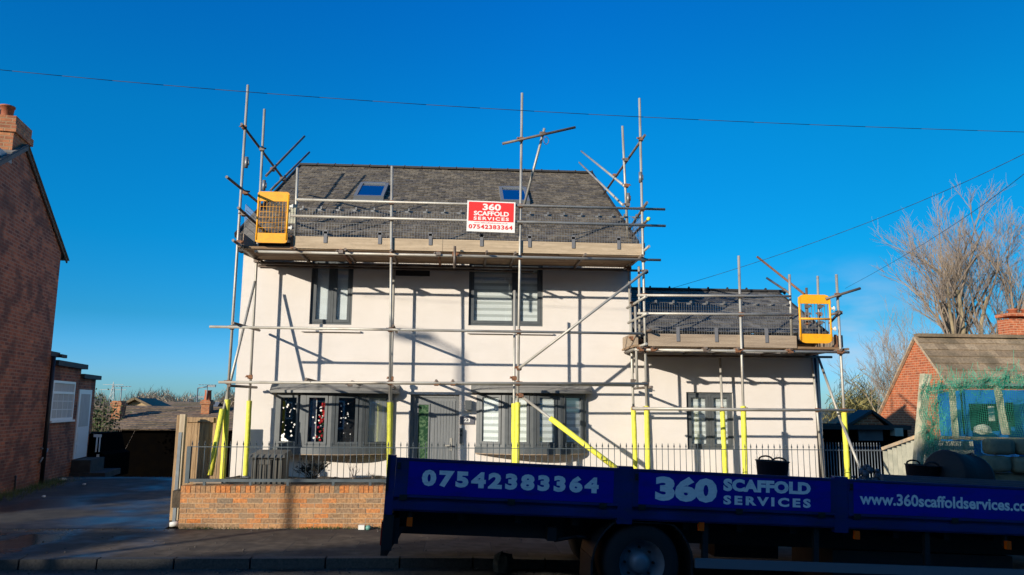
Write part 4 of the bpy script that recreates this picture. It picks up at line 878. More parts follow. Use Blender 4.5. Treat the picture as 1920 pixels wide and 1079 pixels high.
for s_ in (-1, 1): k.box((wc[0]+s_*(wr+.11)*1.05-.012, .05, wc[1]-.28), (wc[0]+s_*(wr+.11)*1.05+.012, .58, wc[1]+.06))
tb(k, 'mudguard', 'chassis_black')
q0 = T(1035, 1010, .2); q1 = T(1080, 1012, .2); k = MB(); k.path([(q0[0], .2, q0[1]+.05), (q0[0]+.02, .2, q0[1]-.02), (q1[0], .2, q1[1]+.03), (q1[0]+.25, .35, q1[1]+.0)], .02, 8); k.box((q0[0]-.06, .15, q0[1]-.02), (q0[0]+.04, .28, q0[1]+.12)); tb(k, 'air_line', 'chassis_black')
k = MB(); k.prism([(U+.2, .05, .4), (U+2.2, .05, .4), (U+2.25, .05, 1.2), (U+2.0, .05, 2.25), (U+.2, .05, 2.3)], (0, V-.1, 0)); cabn = tb(k, 'cab', 'truck_blue')
k = MB(); k.prism([(U+.7, .045, 1.35), (U+1.95, .045, 1.35), (U+1.8, .045, 2.05), (U+.7, .045, 2.1)], (0, -.006, 0)); k.prism([(U+2.24, .2, 1.3), (U+2.24, V-.2, 1.3), (U+2.05, V-.2, 2.1), (U+2.05, .2, 2.1)], (.01, 0, 0)); tb(k, 'window', 'solar', cabn)
# load
def T3(u, v, w): return TF @ Vector((u, v, w))
bz = wb+.155
def tub_obj(px0, px1, py0, py1, v, label, seed):
    a = T(px0, (py0+py1)/2, v); b = T(px1, (py0+py1)/2, v); wtop = T((px0+px1)/2, py0, v)[1]; r = (b[0]-a[0])/2; c = T3((a[0]+b[0])/2, v, 0); top = T3((a[0]+b[0])/2, v, wtop); bot = T3((a[0]+b[0])/2, v, bz)
    t = thing('rubber_tub', bot, label, 'tub', 'black rubber tubs in the truck bed'); k = MB(); H = (top-bot).length
    k.lathe(bot, [(0, 0), (r*.72, 0), (r*.98, H-.01), (r*1.03, H-.01), (r*1.03, H), (r*.96, H), (r*.7, .02), (0, .02)], 20, tw); k.build('body', 'black_rubber', t, uv=False)
    for s_ in (-1, 1):
        k = MB(); pts = [top+ta*(r*math.cos(q_)*.45)+tv*(s_*r*.9)+tw*(.045*math.sin(q_)) for q_ in [math.pi*i/6 for i in range(7)]]; k.path(pts, .011, 6); k.build('handle', 'black_rubber', t, uv=False)
tub_obj(1419, 1477, 864, 905, .9, 'black rubber tub with loop handles standing between the two signs on the truck', 1)
tub_obj(1702, 1758, 872, 905, .8, 'flat black rubber tub beside the tipped barrel in the truck', 2)
a = T(1763, 888, .7); t = thing('barrel', T3(a[0], .7, bz), 'large dark blue barrel tipped over in the truck bed', 'barrel')
k = MB(); c = T3(a[0]+.26, .75, bz+.42); axb = (ta*.93-tw*.16+tv*.30).normalized(); k.lathe(c-axb*.27, [(0, 0), (.28, 0), (.305, .03), (.30, .25), (.315, .47), (.33, .48), (.33, .52), (.30, .52), (.27, .1), (0, .08)], 28, axb); k.build('body', 'black_rubber', t, uv=False)
k = MB(); k.path([c+axb*.25+tw*.30+tv*.1, c+axb*.31+tw*.36, c+axb*.25+tw*.30-tv*.1], .012, 6); k.build('handle', 'black_rubber', t, uv=False)
rs = random.Random(8); t = thing('fittings_heap', T3(T(1630, 885, .5)[0], .5, bz), 'heap of dark scaffold fittings piled in the truck near the yellow sleeve', 'fittings')
k = MB(); m0 = T(1603, 884, .5)[0]; m1 = T(1662, 884, .5)[0]
for i in range(46):
    u_ = rs.uniform(m0, m1); c = T3(u_, .5+rs.uniform(-.15, .15), bz+rs.uniform(0, 1)*(wt-bz+.04+.06*math.sin((u_-m0)/(m1-m0)*3.14))); blob(k, c, rs.uniform(.025, .05), rs, (1, 1, 1), 6, 4)
k.build('fittings', 'bag_dark', t, uv=False)
for i, (v, r_) in enumerate(((.25, 0), (.30, 1), (.36, 2))):
    w_ = wt+.012+i*.022-.01; k = MB(); k.box((T(1655, 890, v)[0], v, w_-.04+i*.0), (U-.1, v+.045, w_)); tag(k.build('scaffold_board', 'plank_load', None, tf=TF), ['grey scaffold board lying in the truck nearest the side', 'grey scaffold board second from the truck side, slightly higher', 'grey scaffold board topmost and farthest in along the truck side'][i], 'plank', 'boards loaded along the truck side')
# support for load so it rests on bed
k = MB(); k.box((T(1700, 890, .3)[0], .22, bz), (T(1700, 890, .3)[0]+.1, .6, wt-.04)); k.box((U-.6, .22, bz), (U-.5, .6, wt-.04)); tag(k.build('timber_bearer', 'board_old', None, tf=TF), 'short timber bearers under the grey boards in the truck', 'timber')

# ------------------------------------------------------------------ left brick house
LC = Vector((-9.78, 19.05, 0)); le = Vector((-.172, .985, 0)).normalized(); ln = Vector((le.y, -le.x, 0))
def LP(px, py, o=0): p = PP(px, py, LC+ln*o, ln)-LC; return p.dot(le), p.z
def L3(s, z, o=0): return LC+le*s+Z*z+ln*o
lh = thing('brick_house', LC, 'tall dark red brick house with gable chimney at the left edge', 'house')
es, ez = LP(118, 470); asx, azx = LP(66, 322); pitch = (azx-ez)/(es-asx); print('left pitch', es, ez, asx, azx, pitch, LP(40, 300), LP(0, 700))
dep = 2.9; za = ez+pitch*dep if pitch < 1.2 else ez+dep
k = MB(); pr = [L3(0, -.1), L3(0, ez-.03), L3(-dep, za-.03), L3(-2*dep, ez-.03), L3(-2*dep, -.1)]
k.prism(pr, -ln*9); k.build('wall', 'old_brick', lh)
rf = MB()
e_ = .35
A = L3(e_, ez-pitch*e_, .06); B = L3(e_, ez-pitch*e_, -9.1); Cc = L3(-dep, za, .06); D = L3(-dep, za, -9.1); roofing(rf, B, A, D, Cc, .3, .33)
A = L3(-2*dep-e_, ez-pitch*e_, .12); B = L3(-2*dep-e_, ez-pitch*e_, -9.1); roofing(rf, A, B, Cc, D, .3, .33)
rf.add([L3(e_, ez-pitch*e_-.01, .1), L3(e_, ez-pitch*e_-.01, -9), L3(-dep, za-.01, -9), L3(-dep, za-.01, .1), L3(-2*dep-e_, ez-pitch*e_-.01, .1), L3(-2*dep-e_, ez-pitch*e_-.01, -9)], [(0, 1, 2, 3), (3, 2, 5, 4)])
rf.bar(L3(e_, ez-pitch*e_-.05, .04), L3(-dep, za-.05, .04), .03, .05); rf.bar(L3(-2*dep-e_, ez-pitch*e_-.05, .06), L3(-dep, za-.05, .06), .05, .12)
lr = rf.build('roof', 'slate_dark', lh)
cs0, cz1 = LP(24, 212); cs1, _ = LP(60, 215); cs0b, czb = LP(24, 290); print('chimney', cs0, cs1, cz1, czb)
cw = .75
ch = MB(); czt = cz1
def lbox(mb, s0, s1, z0, z1, o0, o1, mi=0): mb.hexa([L3(s0, z0, o1), L3(s1, z0, o1), L3(s1, z0, o0), L3(s0, z0, o0), L3(s0, z1, o1), L3(s1, z1, o1), L3(s1, z1, o0), L3(s0, z1, o0)], mi)
cc0 = LP(25, 260)[0]; cc1 = LP(58, 260)[0]; lbox(ch, cc0, cc1, za-2.2, czt-.35, -cw, -.003); lbox(ch, cc0-.04, cc1+.04, czt-.35, czt-.2, -cw-.04, .045); lbox(ch, cc0-.0, cc1+.0, czt-.2, czt, -cw, .01)
cm = ch.build('chimney', 'chim_brick', lh)
k = MB(); lbox(k, cc0-.9, cc0-.002, LP(10, 300)[1], LP(10, 286)[1], -cw-.02, .012); lbox(k, cc0-.03, cc0-.002, LP(10, 300)[1], LP(10, 292)[1], -cw, .02); k.build('flashing', 'lead', cm)
for px, r_, m, h in ((36, .13, 'terracotta', .24), (12, .07, 'lead', .14)):
    s_ = LP(px, 205)[0]; k = MB(); b_ = L3(max(s_, cc0+.14) if px > 20 else cc0+.1, czt-.01, -.22 if px > 20 else -.35); k.lathe(b_, [(r_*.85, 0), (r_, h-.03), (r_*1.12, h-.03), (r_*1.12, h), (r_*.85, h), (r_*.8, .02), (0, .02)], 16); k.build('chimney_pot', m, cm, uv=False)
k = MB(); q_ = LP(66, 322); lbox(k, q_[0]-.55, q_[0]+.05, q_[1]-.35, q_[1]+.12, -.8, -.25); k.build('chimney', 'old_brick', lh)
k = MB(); k.tube(L3(.02, LP(96, 668)[1], .06), L3(.02, .1, .06), .05, 10); k.build('downpipe', 'gutter_black', lh, uv=False)
k = MB(); a = L3(*LP(85, 843), .05); b = L3(*LP(70, 868), .05); k.path([L3(*LP(75, 841), .02), a, b], .022, 8); k.build('waste_pipe', 'galv', lh, uv=False)
k = MB(); k.tube(L3(*LP(27, 892), .03), L3(*LP(24, 928), .03), .018, 6); k.build('waste_pipe', 'gutter_black', lh, uv=False)
# rear extension with window and door
ex = MB(); ob = -.12
sA = 0.0; sw0 = LP(104, 750)[0]; sw1 = LP(145, 750)[0]; sd0 = LP(150, 790)[0]; sd1 = LP(173, 790)[0]; print('ext', sw0, sw1, sd0, sd1)
z1_ = LP(96, 668)[1]; z2_ = LP(140, 690)[1]; z3_ = LP(180, 712)[1]; s1_ = sw0-.1; s2_ = LP(158, 720)[0]; s3_ = LP(186, 740)[0]; zT = LP(150, 860)[1]
lbox(ex, .01, s1_, -.1, z1_, -3.5, ob); lbox(ex, s1_, s2_, -.1, z2_, -3.5, ob+.02); lbox(ex, s2_, s3_, -.1, z3_, -3.5, ob-.0); ext = ex.build('extension', 'old_brick', lh)
k = MB(); lbox(k, 0.02, s1_+.12, z1_+.002, z1_+.12, -3.6, ob+.12); lbox(k, s1_-.02, s2_+.12, z2_+.002, z2_+.13, -3.6, ob+.15); lbox(k, s2_-.02, s3_+.1, z3_+.002, z3_+.12, -3.6, ob+.12)
lbox(k, s1_+.0, s1_+.4, z1_-.0, z1_+.08, ob+.13, ob+.2); k.build('flat_roof', 'soffit_dark', ext)
wz1, wz0 = LP(125, 715)[1], LP(125, 788)[1]; k = MB(); t = .06; o0, o1 = ob+.021, ob+.05
lbox(k, sw0, sw0+t, wz0, wz1, o0, o1); lbox(k, sw1-t, sw1, wz0, wz1, o0, o1); lbox(k, sw0+t, sw1-t, wz0, wz0+t, o0, o1); lbox(k, sw0+t, sw1-t, wz1-t, wz1, o0, o1); zmid = wz1-.27*(wz1-wz0)-.03; lbox(k, sw0+t, sw1-t, zmid-t/2, zmid+t/2, o0, o1)
for i in (1, 2, 3): s_ = sw0+t+(sw1-sw0-2*t)*i/4; lbox(k, s_-.008, s_+.008, wz0+t, zmid-t/2, o0, o0+.014)
for i in (1, 2): zz = wz0+t+(zmid-wz0-t)*i/3; lbox(k, sw0+t, sw1-t, zz-.008, zz+.008, o0, o0+.012)
lbox(k, sw0-.05, sw1+.05, wz0-.05, wz0-.002, o0, o1+.05)
wn = k.build('window', 'upvc_white', ext); k = MB(); lbox(k, sw0+t, sw1-t, wz0+t, wz1-t, o0+.001, o0+.005); k.build('pane', 'net_pane', wn) if 'net_pane' in M else k.build('pane', 'curtain', wn)
dz1 = LP(163, 731)[1]; dz0 = zT; k = MB(); lbox(k, sd0, sd1, dz0, dz1, o0, o1); lbox(k, sd0+.12, sd1-.12, dz0+.12, dz0+.38, o1, o1+.012); lbox(k, sd0+.12, sd1-.12, dz0+.45, dz0+.7, o1, o1+.012); dn = k.build('door', 'upvc_white', ext)
k = MB(); lbox(k, sd0+.16, sd1-.16, dz0+.85, dz1-.12, o1+.001, o1+.006); k.build('pane', 'curtain', dn)
k = MB(); lbox(k, sd0-.2, sd1+.3, -.0, dz0-.35, ob+.02, ob+.9); lbox(k, sd0-.1, sd1+.1, dz0-.35, dz0-.02, ob+.03, ob+.5); single(k, 'door_steps', 'kerb_stone', 'dark concrete steps up to the white back door', 'steps')
for px, py, lb, s_ in ((118, 893, 'white scrap of paper at the foot of the dark brick house', .09), (158, 902, 'pale pebble between the steps and the driveway', .04), (82, 925, 'small pale stone close to the dark brick wall', .04)):
    p = PZ(px, py+8, .13); k = MB(); blob(k, (p.x, p.y, .15), s_, random.Random(px), (1.1, 1, .5)); single(k, 'scrap' if px == 118 else 'pebble', 'litter_white', lb, 'litter' if px == 118 else 'stone')
k = MB(); rs = random.Random(5)
for i in range(700):
    s_ = rs.uniform(-3.5, .8); p = L3(s_, .12, .1+abs(rs.gauss(0, .25))); k.tube(p, p+Vector((rs.uniform(-.05, .05), rs.uniform(-.05, .05), rs.uniform(.03, .16))), .005, 3, .001, caps=False)
tag(k.build('verge_grass', 'leaf_green', uv=False), kind='stuff')

# ------------------------------------------------------------------ houses lower down behind
bb = thing('bungalow', (-11, 30, -1.6), 'low bungalow with mossy brown tiled roof beyond the driveway', 'house')
Yb = 29.0; ea = P(170, 806, Yb); eb = P(440, 790, Yb); rz = P(300, 762, 33).z; ea.z = eb.z = P(260, 806, Yb).z
k = MB(); k.box((ea.x-4, Yb+.3, -1.8), (eb.x+2, 36.5, ea.z-.05)); k.build('wall', 'shed_shade_black', bb)  # shade below the eaves is put into the wall colour
k = MB(); roofing(k, (ea.x-4.2, Yb, ea.z), (eb.x+2.2, Yb, ea.z), (ea.x-4.2, 33, rz), (eb.x+2.2, 33, rz), .3, .35, .03); roofing(k, (eb.x+2.2, 37, ea.z), (ea.x-4.2, 37, ea.z), (eb.x+2.2, 33, rz), (ea.x-4.2, 33, rz), .6, .8); k.add([(ea.x-4, Yb, ea.z-.02), (eb.x+2, Yb, ea.z-.02), (eb.x+2, 33, rz-.02), (ea.x-4, 33, rz-.02)], [(0, 1, 2, 3)])
br = k.build('roof', 'tile_old', bb)
def chim(par, px0, px1, pyt, pyb, Yp, m, pots=True):
    a = P(px0, pyt, Yp); b = P(px1, pyb, Yp); k = MB(); k.box((a.x, Yp, b.z-.6), (b.x, Yp+.5, a.z)); k.box((a.x-.04, Yp-.04, a.z-.18), (b.x+.04, Yp+.54, a.z-.06)); o = k.build('chimney', m, par)
    if pots: k = MB(); k.lathe(((a.x+b.x)/2, Yp+.25, a.z), [(.14, 0), (.12, .35), (.15, .38), (.11, .38), (.1, .05), (0, .05)], 12); k.build('chimney_pot', 'terracotta', o, uv=False)
    return o
chim(bb, 210, 224, 752, 785, 30.5, 'chim_brick', False); chim(bb, 378, 391, 750, 785, 31.5, 'chim_brick')
gh = thing('bungalow', (-16, 44, -1.6), 'distant bungalow with buff gable end and low brown roof', 'house'); Yg = 44
g0 = P(222, 768, Yg); g1 = P(250, 750.5, Yg); g2 = P(292, 768, Yg); k = MB(); k.prism([(g0.x, Yg, -2), (g2.x, Yg, -2), (g2.x, Yg, g2.z), (g1.x+.2, Yg, g1.z), (g0.x, Yg, g0.z)], (0, 2.4, 0)); k.build('wall', 'render_buff', gh)
k = MB(); k.bar((g0.x-.3, Yg-.1, g0.z-.05), (g1.x+.2, Yg-.1, g1.z+.1), .5, .12); k.bar((g1.x+.2, Yg-.1, g1.z+.1), (g2.x+.3, Yg-.1, g2.z-.05), .5, .12); k.add([(g1.x+.2, Yg-.3, g1.z+.12), (g2.x+.4, Yg-.3, g2.z), (g2.x+.4, Yg+2.5, g2.z), (g1.x+.2, Yg+2.5, g1.z+.12), (g0.x-.4, Yg-.3, g0.z), (g0.x-.4, Yg+2.5, g0.z)], [(0, 1, 2, 3), (4, 0, 3, 5)]); k.build('roof', 'tile_old', gh)
for (pa, pb, Yq, m, lb, nm) in (((262, 753), (345, 775), 55, 'tile_old', 'long low brown roofed house behind the buff gable', 'house'), ((300, 753), (385, 775), 70, 'grey_sheet', 'grey sheet roofed building in front of the distant trees', 'building')):
    a = P(*pa, Yq); b = P(*pb, Yq); t = thing('far_'+nm, (a.x, Yq, -2), lb, nm); k = MB(); k.add([(a.x, Yq+4, a.z), (b.x, Yq+4, a.z), (b.x+.5, Yq, a.z-1.3), (a.x-.5, Yq, a.z-1.3)], [(3, 2, 1, 0)]); k.add([(a.x, Yq+4, a.z), (b.x, Yq+4, a.z), (b.x, Yq+8, a.z-1.3), (a.x, Yq+8, a.z-1.3)], [(0, 1, 2, 3)]); k.build('roof', m, t)
    k = MB(); k.box((a.x, Yq+.1, -2.4), (b.x, Yq+7.9, a.z-1.3)); k.build('wall', 'render_buff', t)
    if nm == 'building':
        a2 = P(306, 754, Yq-.5); b2 = P(330, 762, Yq-.5); zs = lambda y: a.z-1.3+(y-Yq)*1.3/4
        k = MB(); k.add([(a2.x, Yq+.6, zs(Yq+.6)+.05), (b2.x, Yq+.6, zs(Yq+.6)+.05), (b2.x, Yq+3.6, zs(Yq+3.6)+.05), (a2.x, Yq+3.6, zs(Yq+3.6)+.05)], [(0, 1, 2, 3)]); k.build('solar_panel', 'solar', t)
# car glimpsed behind steps
cx = PX(185, 830, -11.2); car = thing('parked_car', (-11.0, 24.6, -1.5), 'white parked vehicle half hidden beyond the brick extension', 'car')
p = P(188, 860, 23.5); k = MB(); k.prism([(p.x-1.5, 23.2, p.z-.55), (p.x+.25, 23.2, p.z-.55), (p.x+.25, 23.2, p.z+.12), (p.x+.1, 23.2, p.z+.2), (p.x-.05, 23.2, p.z+.72), (p.x-1.5, 23.2, p.z+.72)], (0, 1.7, 0)); k.build('body', 'shed_shade_black', car)
k = MB(); k.box((p.x-.1, 23.18, p.z+.62), (p.x+.12, 23.195, p.z+.7)); k.box((p.x-.02, 23.18, p.z+.2), (p.x+.02, 23.195, p.z+.62)); k.box((p.x+.07, 23.18, p.z+.2), (p.x+.1, 23.195, p.z+.62)); k.build('window_frame', 'upvc_white', car)
k = MB(); k.box((p.x+.03, 23.18, p.z+.0), (p.x+.1, 23.195, p.z+.14)); k.build('headlight', 'litter_white', car)
for s_ in (-1.1, -.1): k = MB(); k.lathe((p.x+s_, 23.15, p.z-.6), [(0, 0), (.3, 0), (.32, .1), (.3, .2)], 16, (0, 1, 0)); k.build('wheel', 'tyre', car, uv=False)
# far street lamp, pylon, aerials
def lamp(px, pyt, Yp, h0, label, s=1):
    p = P(px, pyt, Yp); t = thing('street_lamp', (p.x, Yp, h0), label, 'street lamp', 'street lamps behind the houses'); MB().tube((p.x, Yp, h0), (p.x, Yp, p.z), .07, 6, .05).build('column', 'galv', t, uv=False); MB().tube((p.x, Yp, p.z), (p.x+.9*s, Yp, p.z+.15), .045, 5).box((p.x+.7*s, Yp-.1, p.z+.08), (p.x+1.3*s, Yp+.1, p.z+.22)).build('lamp_head', 'galv', t, uv=False)
lamp(371, 728, 60, -2.5, 'thin grey street lamp beyond the chimney with red pot'); lamp(354, 748, 64, -2.5, 'small grey street lamp left of the taller one'); 
def aerial(px, pyt, pyb, Yp, label):
    a = P(px, pyb, Yp); b = P(px, pyt, Yp); t = MB(); t.tube((a.x, Yp, a.z-.3), (a.x, Yp, b.z), .02, 5); t.tube((a.x-.35, Yp, b.z), (a.x+.35, Yp, b.z), .015, 4)
    for i in range(6): t.tube((a.x-.3+i*.12, Yp-.12, b.z), (a.x-.3+i*.12, Yp+.12, b.z), .01, 4)
    single(t, 'tv_aerial', 'galv', label, 'aerial')
aerial(226, 725, 752, 30.6, 'television aerial on the chimney by the buff gable'); aerial(388, 722, 740, 31.6, 'television aerial above the chimney with red pot')
p = P(213, 716, 160); k = MB(); H = p.z+4
for s_ in (-1, 1):
    for q_ in (-1, 1): k.tube((p.x+s_*1.2, 160+q_*1.2, -4), (p.x, 160, p.z), .08, 4, .05)
for z_, w_ in ((p.z-.6, 2.0), (p.z-1.6, 2.6)): k.tube((p.x-w_, 160, z_), (p.x+w_, 160, z_), .07, 4)
for i in range(8): z_ = -3+i*(H-2)/8; a_ = 1.2*(1-(z_+4)/H); b_ = 1.2*(1-(z_+4+(H-2)/8)/H); k.tube((p.x-a_, 160-a_, z_), (p.x+b_, 160-b_, z_+(H-2)/8), .05, 4)
single(k, 'pylon', 'galv', 'faint electricity pylon on the skyline at the left', 'pylon')

# ------------------------------------------------------------------ trees
def tree(name, base, H, spread, label, seed, limbs=6, lev=5, m=('bark', 'twig'), r0=.28, tilt=.35, group=None, low=.12, kid=4):
    rs = random.Random(seed); t = thing(name, base, label, 'tree', group); tr = MB(); cr = MB(); base = Vector(base)
    def grow(p, d_, L, r, lv):
        n = 4 if lv < 2 else (3 if lv < 4 else 2); pts = [p]; dd = d_.copy()
        for i in range(n):
            dd = (dd+Vector((rs.gauss(0, .11), rs.gauss(0, .11), rs.gauss(.07, .05)))).normalized(); pts.append(pts[-1]+dd*L/n)
        tgt = tr if lv <= 1 else cr; sd = 7 if lv < 2 else (5 if lv < 3 else 3)
        for i in range(n): tgt.tube(pts[i], pts[i+1], r*(1-.5*i/n), sd, r*(1-.5*(i+1)/n), caps=False)
        if lv >= lev: return
        kids = kid-(1 if lv == 2 else 0)
        for j in range(kids):
            i = min(.999, .25+.75*(j+rs.random())/kids)*n; a = min(n-1, int(i)); s_ = pts[a].lerp(pts[a+1], i-a); ax = Vector((rs.gauss(0, 1), rs.gauss(0, 1), rs.gauss(0, .35))).normalized()
            nd = (dd+ax*rs.uniform(.35, .8)+Vector((0, 0, .12))).normalized(); grow(s_, nd, L*rs.uniform(.5, .72), max(.0065, r*rs.uniform(.38, .52)), lv+1)
    k0 = base+Vector((0, 0, H*low)); tr.tube(base, k0, r0*1.25, 9, r0, caps=False)
    for i in range(limbs):
        a = 6.28*i/limbs+rs.uniform(-.4, .4); tl = tilt*rs.uniform(.25, 1.15)*spread; d_ = Vector((math.cos(a)*tl, math.sin(a)*tl, 1)).normalized(); grow(k0-Vector((0, 0, rs.uniform(0, .5))), d_, H*rs.uniform(.33, .43), r0*rs.uniform(.32, .5), 1)
    tr.build('trunk', m[0], t, uv=False); cr.build('crown', m[1], t, uv=False); return t
def bt(px, pyt, Yp, spread, label, seed, **kw):
    b = P(px, 640, Yp); top = P(px, pyt, Yp).z; tree('bare_tree', (b.x, Yp, -.6), top+.6, spread, label, seed, group='bare trees behind the tiled bungalow', **kw)
bt(1820, 345, 38, 1.6, 'tall many limbed bare tree directly above the bungalow roof', 21, limbs=10, lev=6, r0=.36, low=.24, kid=4)
bt(1722, 520, 42, 1.6, 'lower bare tree spreading left towards the scaffold', 22, limbs=7, lev=5, r0=.15, kid=4)
bt(1652, 580, 44, 1.7, 'fine twiggy bare tree nearest the yellow gate of the wing scaffold', 23, limbs=6, lev=5, r0=.11, kid=4)
bt(1905, 480, 36, 1.0, 'pale stemmed bare tree rising beside the right chimney', 24, limbs=4, lev=5, r0=.16)
bt(1990, 450, 40, 1.1, 'bare tree past the right edge beyond the chimney', 25, limbs=5, lev=5, r0=.2)
def bushes(name, items, m, seed, size, cnt, kind='stuff', wd_=.12):
    rs = random.Random(seed); k = MB()
    for (x, y, zb, rx, rz_) in items:
        for i in range(cnt):
            a = rs.uniform(0, 6.28); b = math.acos(rs.uniform(-.1, 1)); q_ = rs.uniform(.55, 1.05)+.12*math.sin(a*5+b*7); c = Vector((x+rx*q_*math.sin(b)*math.cos(a), y+rx*.7*q_*math.sin(b)*math.sin(a), zb+rz_*q_*math.cos(b)))
            u = Vector((rs.gauss(0, .5), rs.gauss(0, .5), rs.uniform(.4, 1.2))).normalized()*size*rs.uniform(.6, 1.4); v = u.orthogonal().normalized()*size*wd_; k.add([c-u-v, c-u+v, c+u], [(0, 1, 2)])
    return tag(k.build(name, m, uv=False), kind=kind)
rs = random.Random(77)
items = [(x, 130+rs.uniform(-12, 12), -5, rs.uniform(4, 6), rs.uniform(7.2, 8.6)) for x in [-96+i*2.6 for i in range(30)]]
bushes('woodland', items, 'twig_far', 1, .8, 9000, wd_=.07)
items = [(x, 50+rs.uniform(-3, 6), -1.5, rs.uniform(2, 3), rs.uniform(4.2, 5.6)) for x in [22+i*1.7 for i in range(14)]]
bushes('distant_scrub', items, 'hedge_leaf', 2, .32, 5000)
p = P(195, 775, 27); bushes_t = MB(); rs = random.Random(6)
t = thing('ivy_bush', (p.x, 27, -1.5), 'straggly green bush beside the brick extension at the end of the driveway', 'bush'); k = MB(); kk = MB()
for i in range(900):
    c = Vector((p.x-.15+rs.gauss(0, .28), 27+rs.gauss(0, .3), p.z+rs.gauss(-.25, .33))); u = Vector((rs.gauss(0, 1), rs.gauss(0, 1), rs.gauss(0, 1))).normalized()*.05; v = u.orthogonal().normalized()*.03; k.add([c-u, c+v, c+u, c-v], [(0, 1, 2, 3)])
for i in range(40): kk.tube((p.x, 27, -1.4), (p.x+rs.gauss(0, .4), 27+rs.gauss(0, .3), p.z+rs.uniform(-.3, .9)), .012, 4, .003)
k.build('leaves', 'leaf_green', t, uv=False); kk.build('stems', 'twig', t, uv=False)

# ------------------------------------------------------------------ right hand bungalow, shed, netted frame
XG = 14.0; rb = thing('brick_bungalow', (XG, 24, 0), 'red brick bungalow with brown tiled roof under the bare trees', 'house')
ap = PX(1718, 632, XG); fe = PX(1776, 713, XG); be = PX(1648, 785, XG)
k = MB(); k.prism([(XG, fe.y+.05, -.6), (XG, be.y, -.6), (XG, be.y, be.z), (XG, ap.y, ap.z-.06), (XG, fe.y+.05, fe.z-.08)], (9, 0, 0)); k.build('wall', 'red_brick', rb)
k = MB(); dy = .15; sl = (ap.z-fe.z)/(ap.y-fe.y); sb_ = (ap.z-be.z)/(be.y-ap.y)
roofing(k, (XG-.08, fe.y-dy, fe.z-dy*sl), (XG+9.2, fe.y-dy, fe.z-dy*sl), (XG-.08, ap.y, ap.z), (XG+9.2, ap.y, ap.z), .30, .32, .035, .004)
roofing(k, (XG+9.2, be.y+.1, be.z-.1*sb_), (XG-.08, be.y+.1, be.z-.1*sb_), (XG+9.2, ap.y, ap.z), (XG-.08, ap.y, ap.z), .30, .32, .035, .004)
k.add([(XG-.05, fe.y-dy, fe.z-dy*sl-.01), (XG+9, fe.y-dy, fe.z-dy*sl-.01), (XG+9, ap.y, ap.z-.01), (XG-.05, ap.y, ap.z-.01), (XG-.05, be.y, be.z), (XG+9, be.y, be.z)], [(0, 1, 2, 3), (3, 2, 5, 4)])
k.bar((XG, ap.y, ap.z+.05), (XG+9, ap.y, ap.z+.05), .26, .1); r_ = k.build('roof', 'tile_brown', rb)
k = MB(); k.bar((XG-.06, be.y+.15, be.z-.12), (XG-.06, ap.y, ap.z-.02), .05, .09, Vector((1, 0, 0))); k.bar((XG-.06, fe.y-dy, fe.z-dy*sl-.03), (XG-.06, ap.y, ap.z-.02), .05, .09, Vector((1, 0, 0))); k.build('bargeboard', 'cement', rb)
c0 = P(1886, 600, 23.2); c1 = P(1945, 635, 23.2); k = MB(); k.box((c0.x, 23.0, c1.z-.6), (c1.x, 23.6, P(1900, 598, 23).z)); k.box((c0.x-.04, 22.96, c0.z+.1), (c1.x+.04, 23.64, c0.z+.2)); o = k.build('chimney', 'red_brick', rb)
for px in (1900, 1925): q_ = P(px, 597, 23.3); k = MB(); k.lathe((q_.x, 23.3, q_.z-.02), [(.13, 0), (.13, .26), (.16, .27), (.16, .31), (.11, .31), (.1, .05), (0, .05)], 14); k.build('chimney_pot', 'terracotta', o, uv=False)
k = MB(); k.box((c0.x+.0, 22.75, c1.z-.15), (c1.x, 22.99, c1.z-.02)); k.build('flashing', 'sign_white', o)
# dark outbuilding
ob_ = thing('outbuilding', (12, 22, 0), 'dark flat fronted outbuilding with small brick gable right of the scaffold', 'outbuilding')
a = P(1540, 790, 20); b = P(1705, 800, 20); k = MB(); k.box((a.x, 20.1, -.6), (b.x, 22, P(1620, 797, 20).z)); k.build('wall', 'shed_shade_black', ob_)
k = MB(); q0 = P(1598, 797, 20); q1 = P(1634, 771, 20); q2 = P(1664, 797, 20); k.prism([(q0.x+.06, 20.05, q0.z), (q2.x-.06, 20.05, q0.z), (q1.x, 20.05, q1.z-.05)], (0, 1.5, 0)); k.build('gable', 'red_brick', ob_)
k = MB(); k.bar((q0.x-.1, 20.3, q0.z), (q1.x, 20.3, q1.z), .7, .07); k.bar((q1.x, 20.3, q1.z), (q2.x+.1, 20.3, q0.z), .7, .07); k.box((a.x, 19.9, q0.z-.12), (b.x, 20.4, q0.z-.005)); k.build('roof', 'soffit_dark', ob_)
q = P(1613, 805, 19.95); q_ = P(1660, 827, 19.95); k = MB(); k.box((q.x, 20.05, q_.z), (q_.x, 20.095, q.z)); k.build('window', 'shed_grey', ob_)
q = P(1676, 803, 19.9); q_ = P(1692, 818, 19.9); k = MB(); k.box((q.x, 19.85, q_.z), (q_.x, 20.095, q.z)); k.build('meter_box', 'cream_board', ob_)
# dense metal gate
mg = thing('metal_gate', (7.8, 16, 0), 'grey close barred metal gate right of the white wing', 'gate'); Ym = 15.6; a = P(1546, 850, Ym).x; b = P(1655, 850, Ym).x; zt3 = P(1600, 834, Ym).z; zl = P(1600, 846, Ym).z; k = MB(); x = a
while x < b: k.tube((x, Ym, -.3), (x, Ym, zt3), .011, 5); k.tube((x, Ym, zt3), (x, Ym, zt3+.05), .013, 5, .002); x += .062
k.build('bars', 'galv', mg, uv=False); k = MB(); k.box((a, Ym-.015, zl), (b, Ym+.015, zl+.025)); k.box((a, Ym-.015, .15), (b, Ym+.015, .18)); k.build('frame', 'galv', mg)
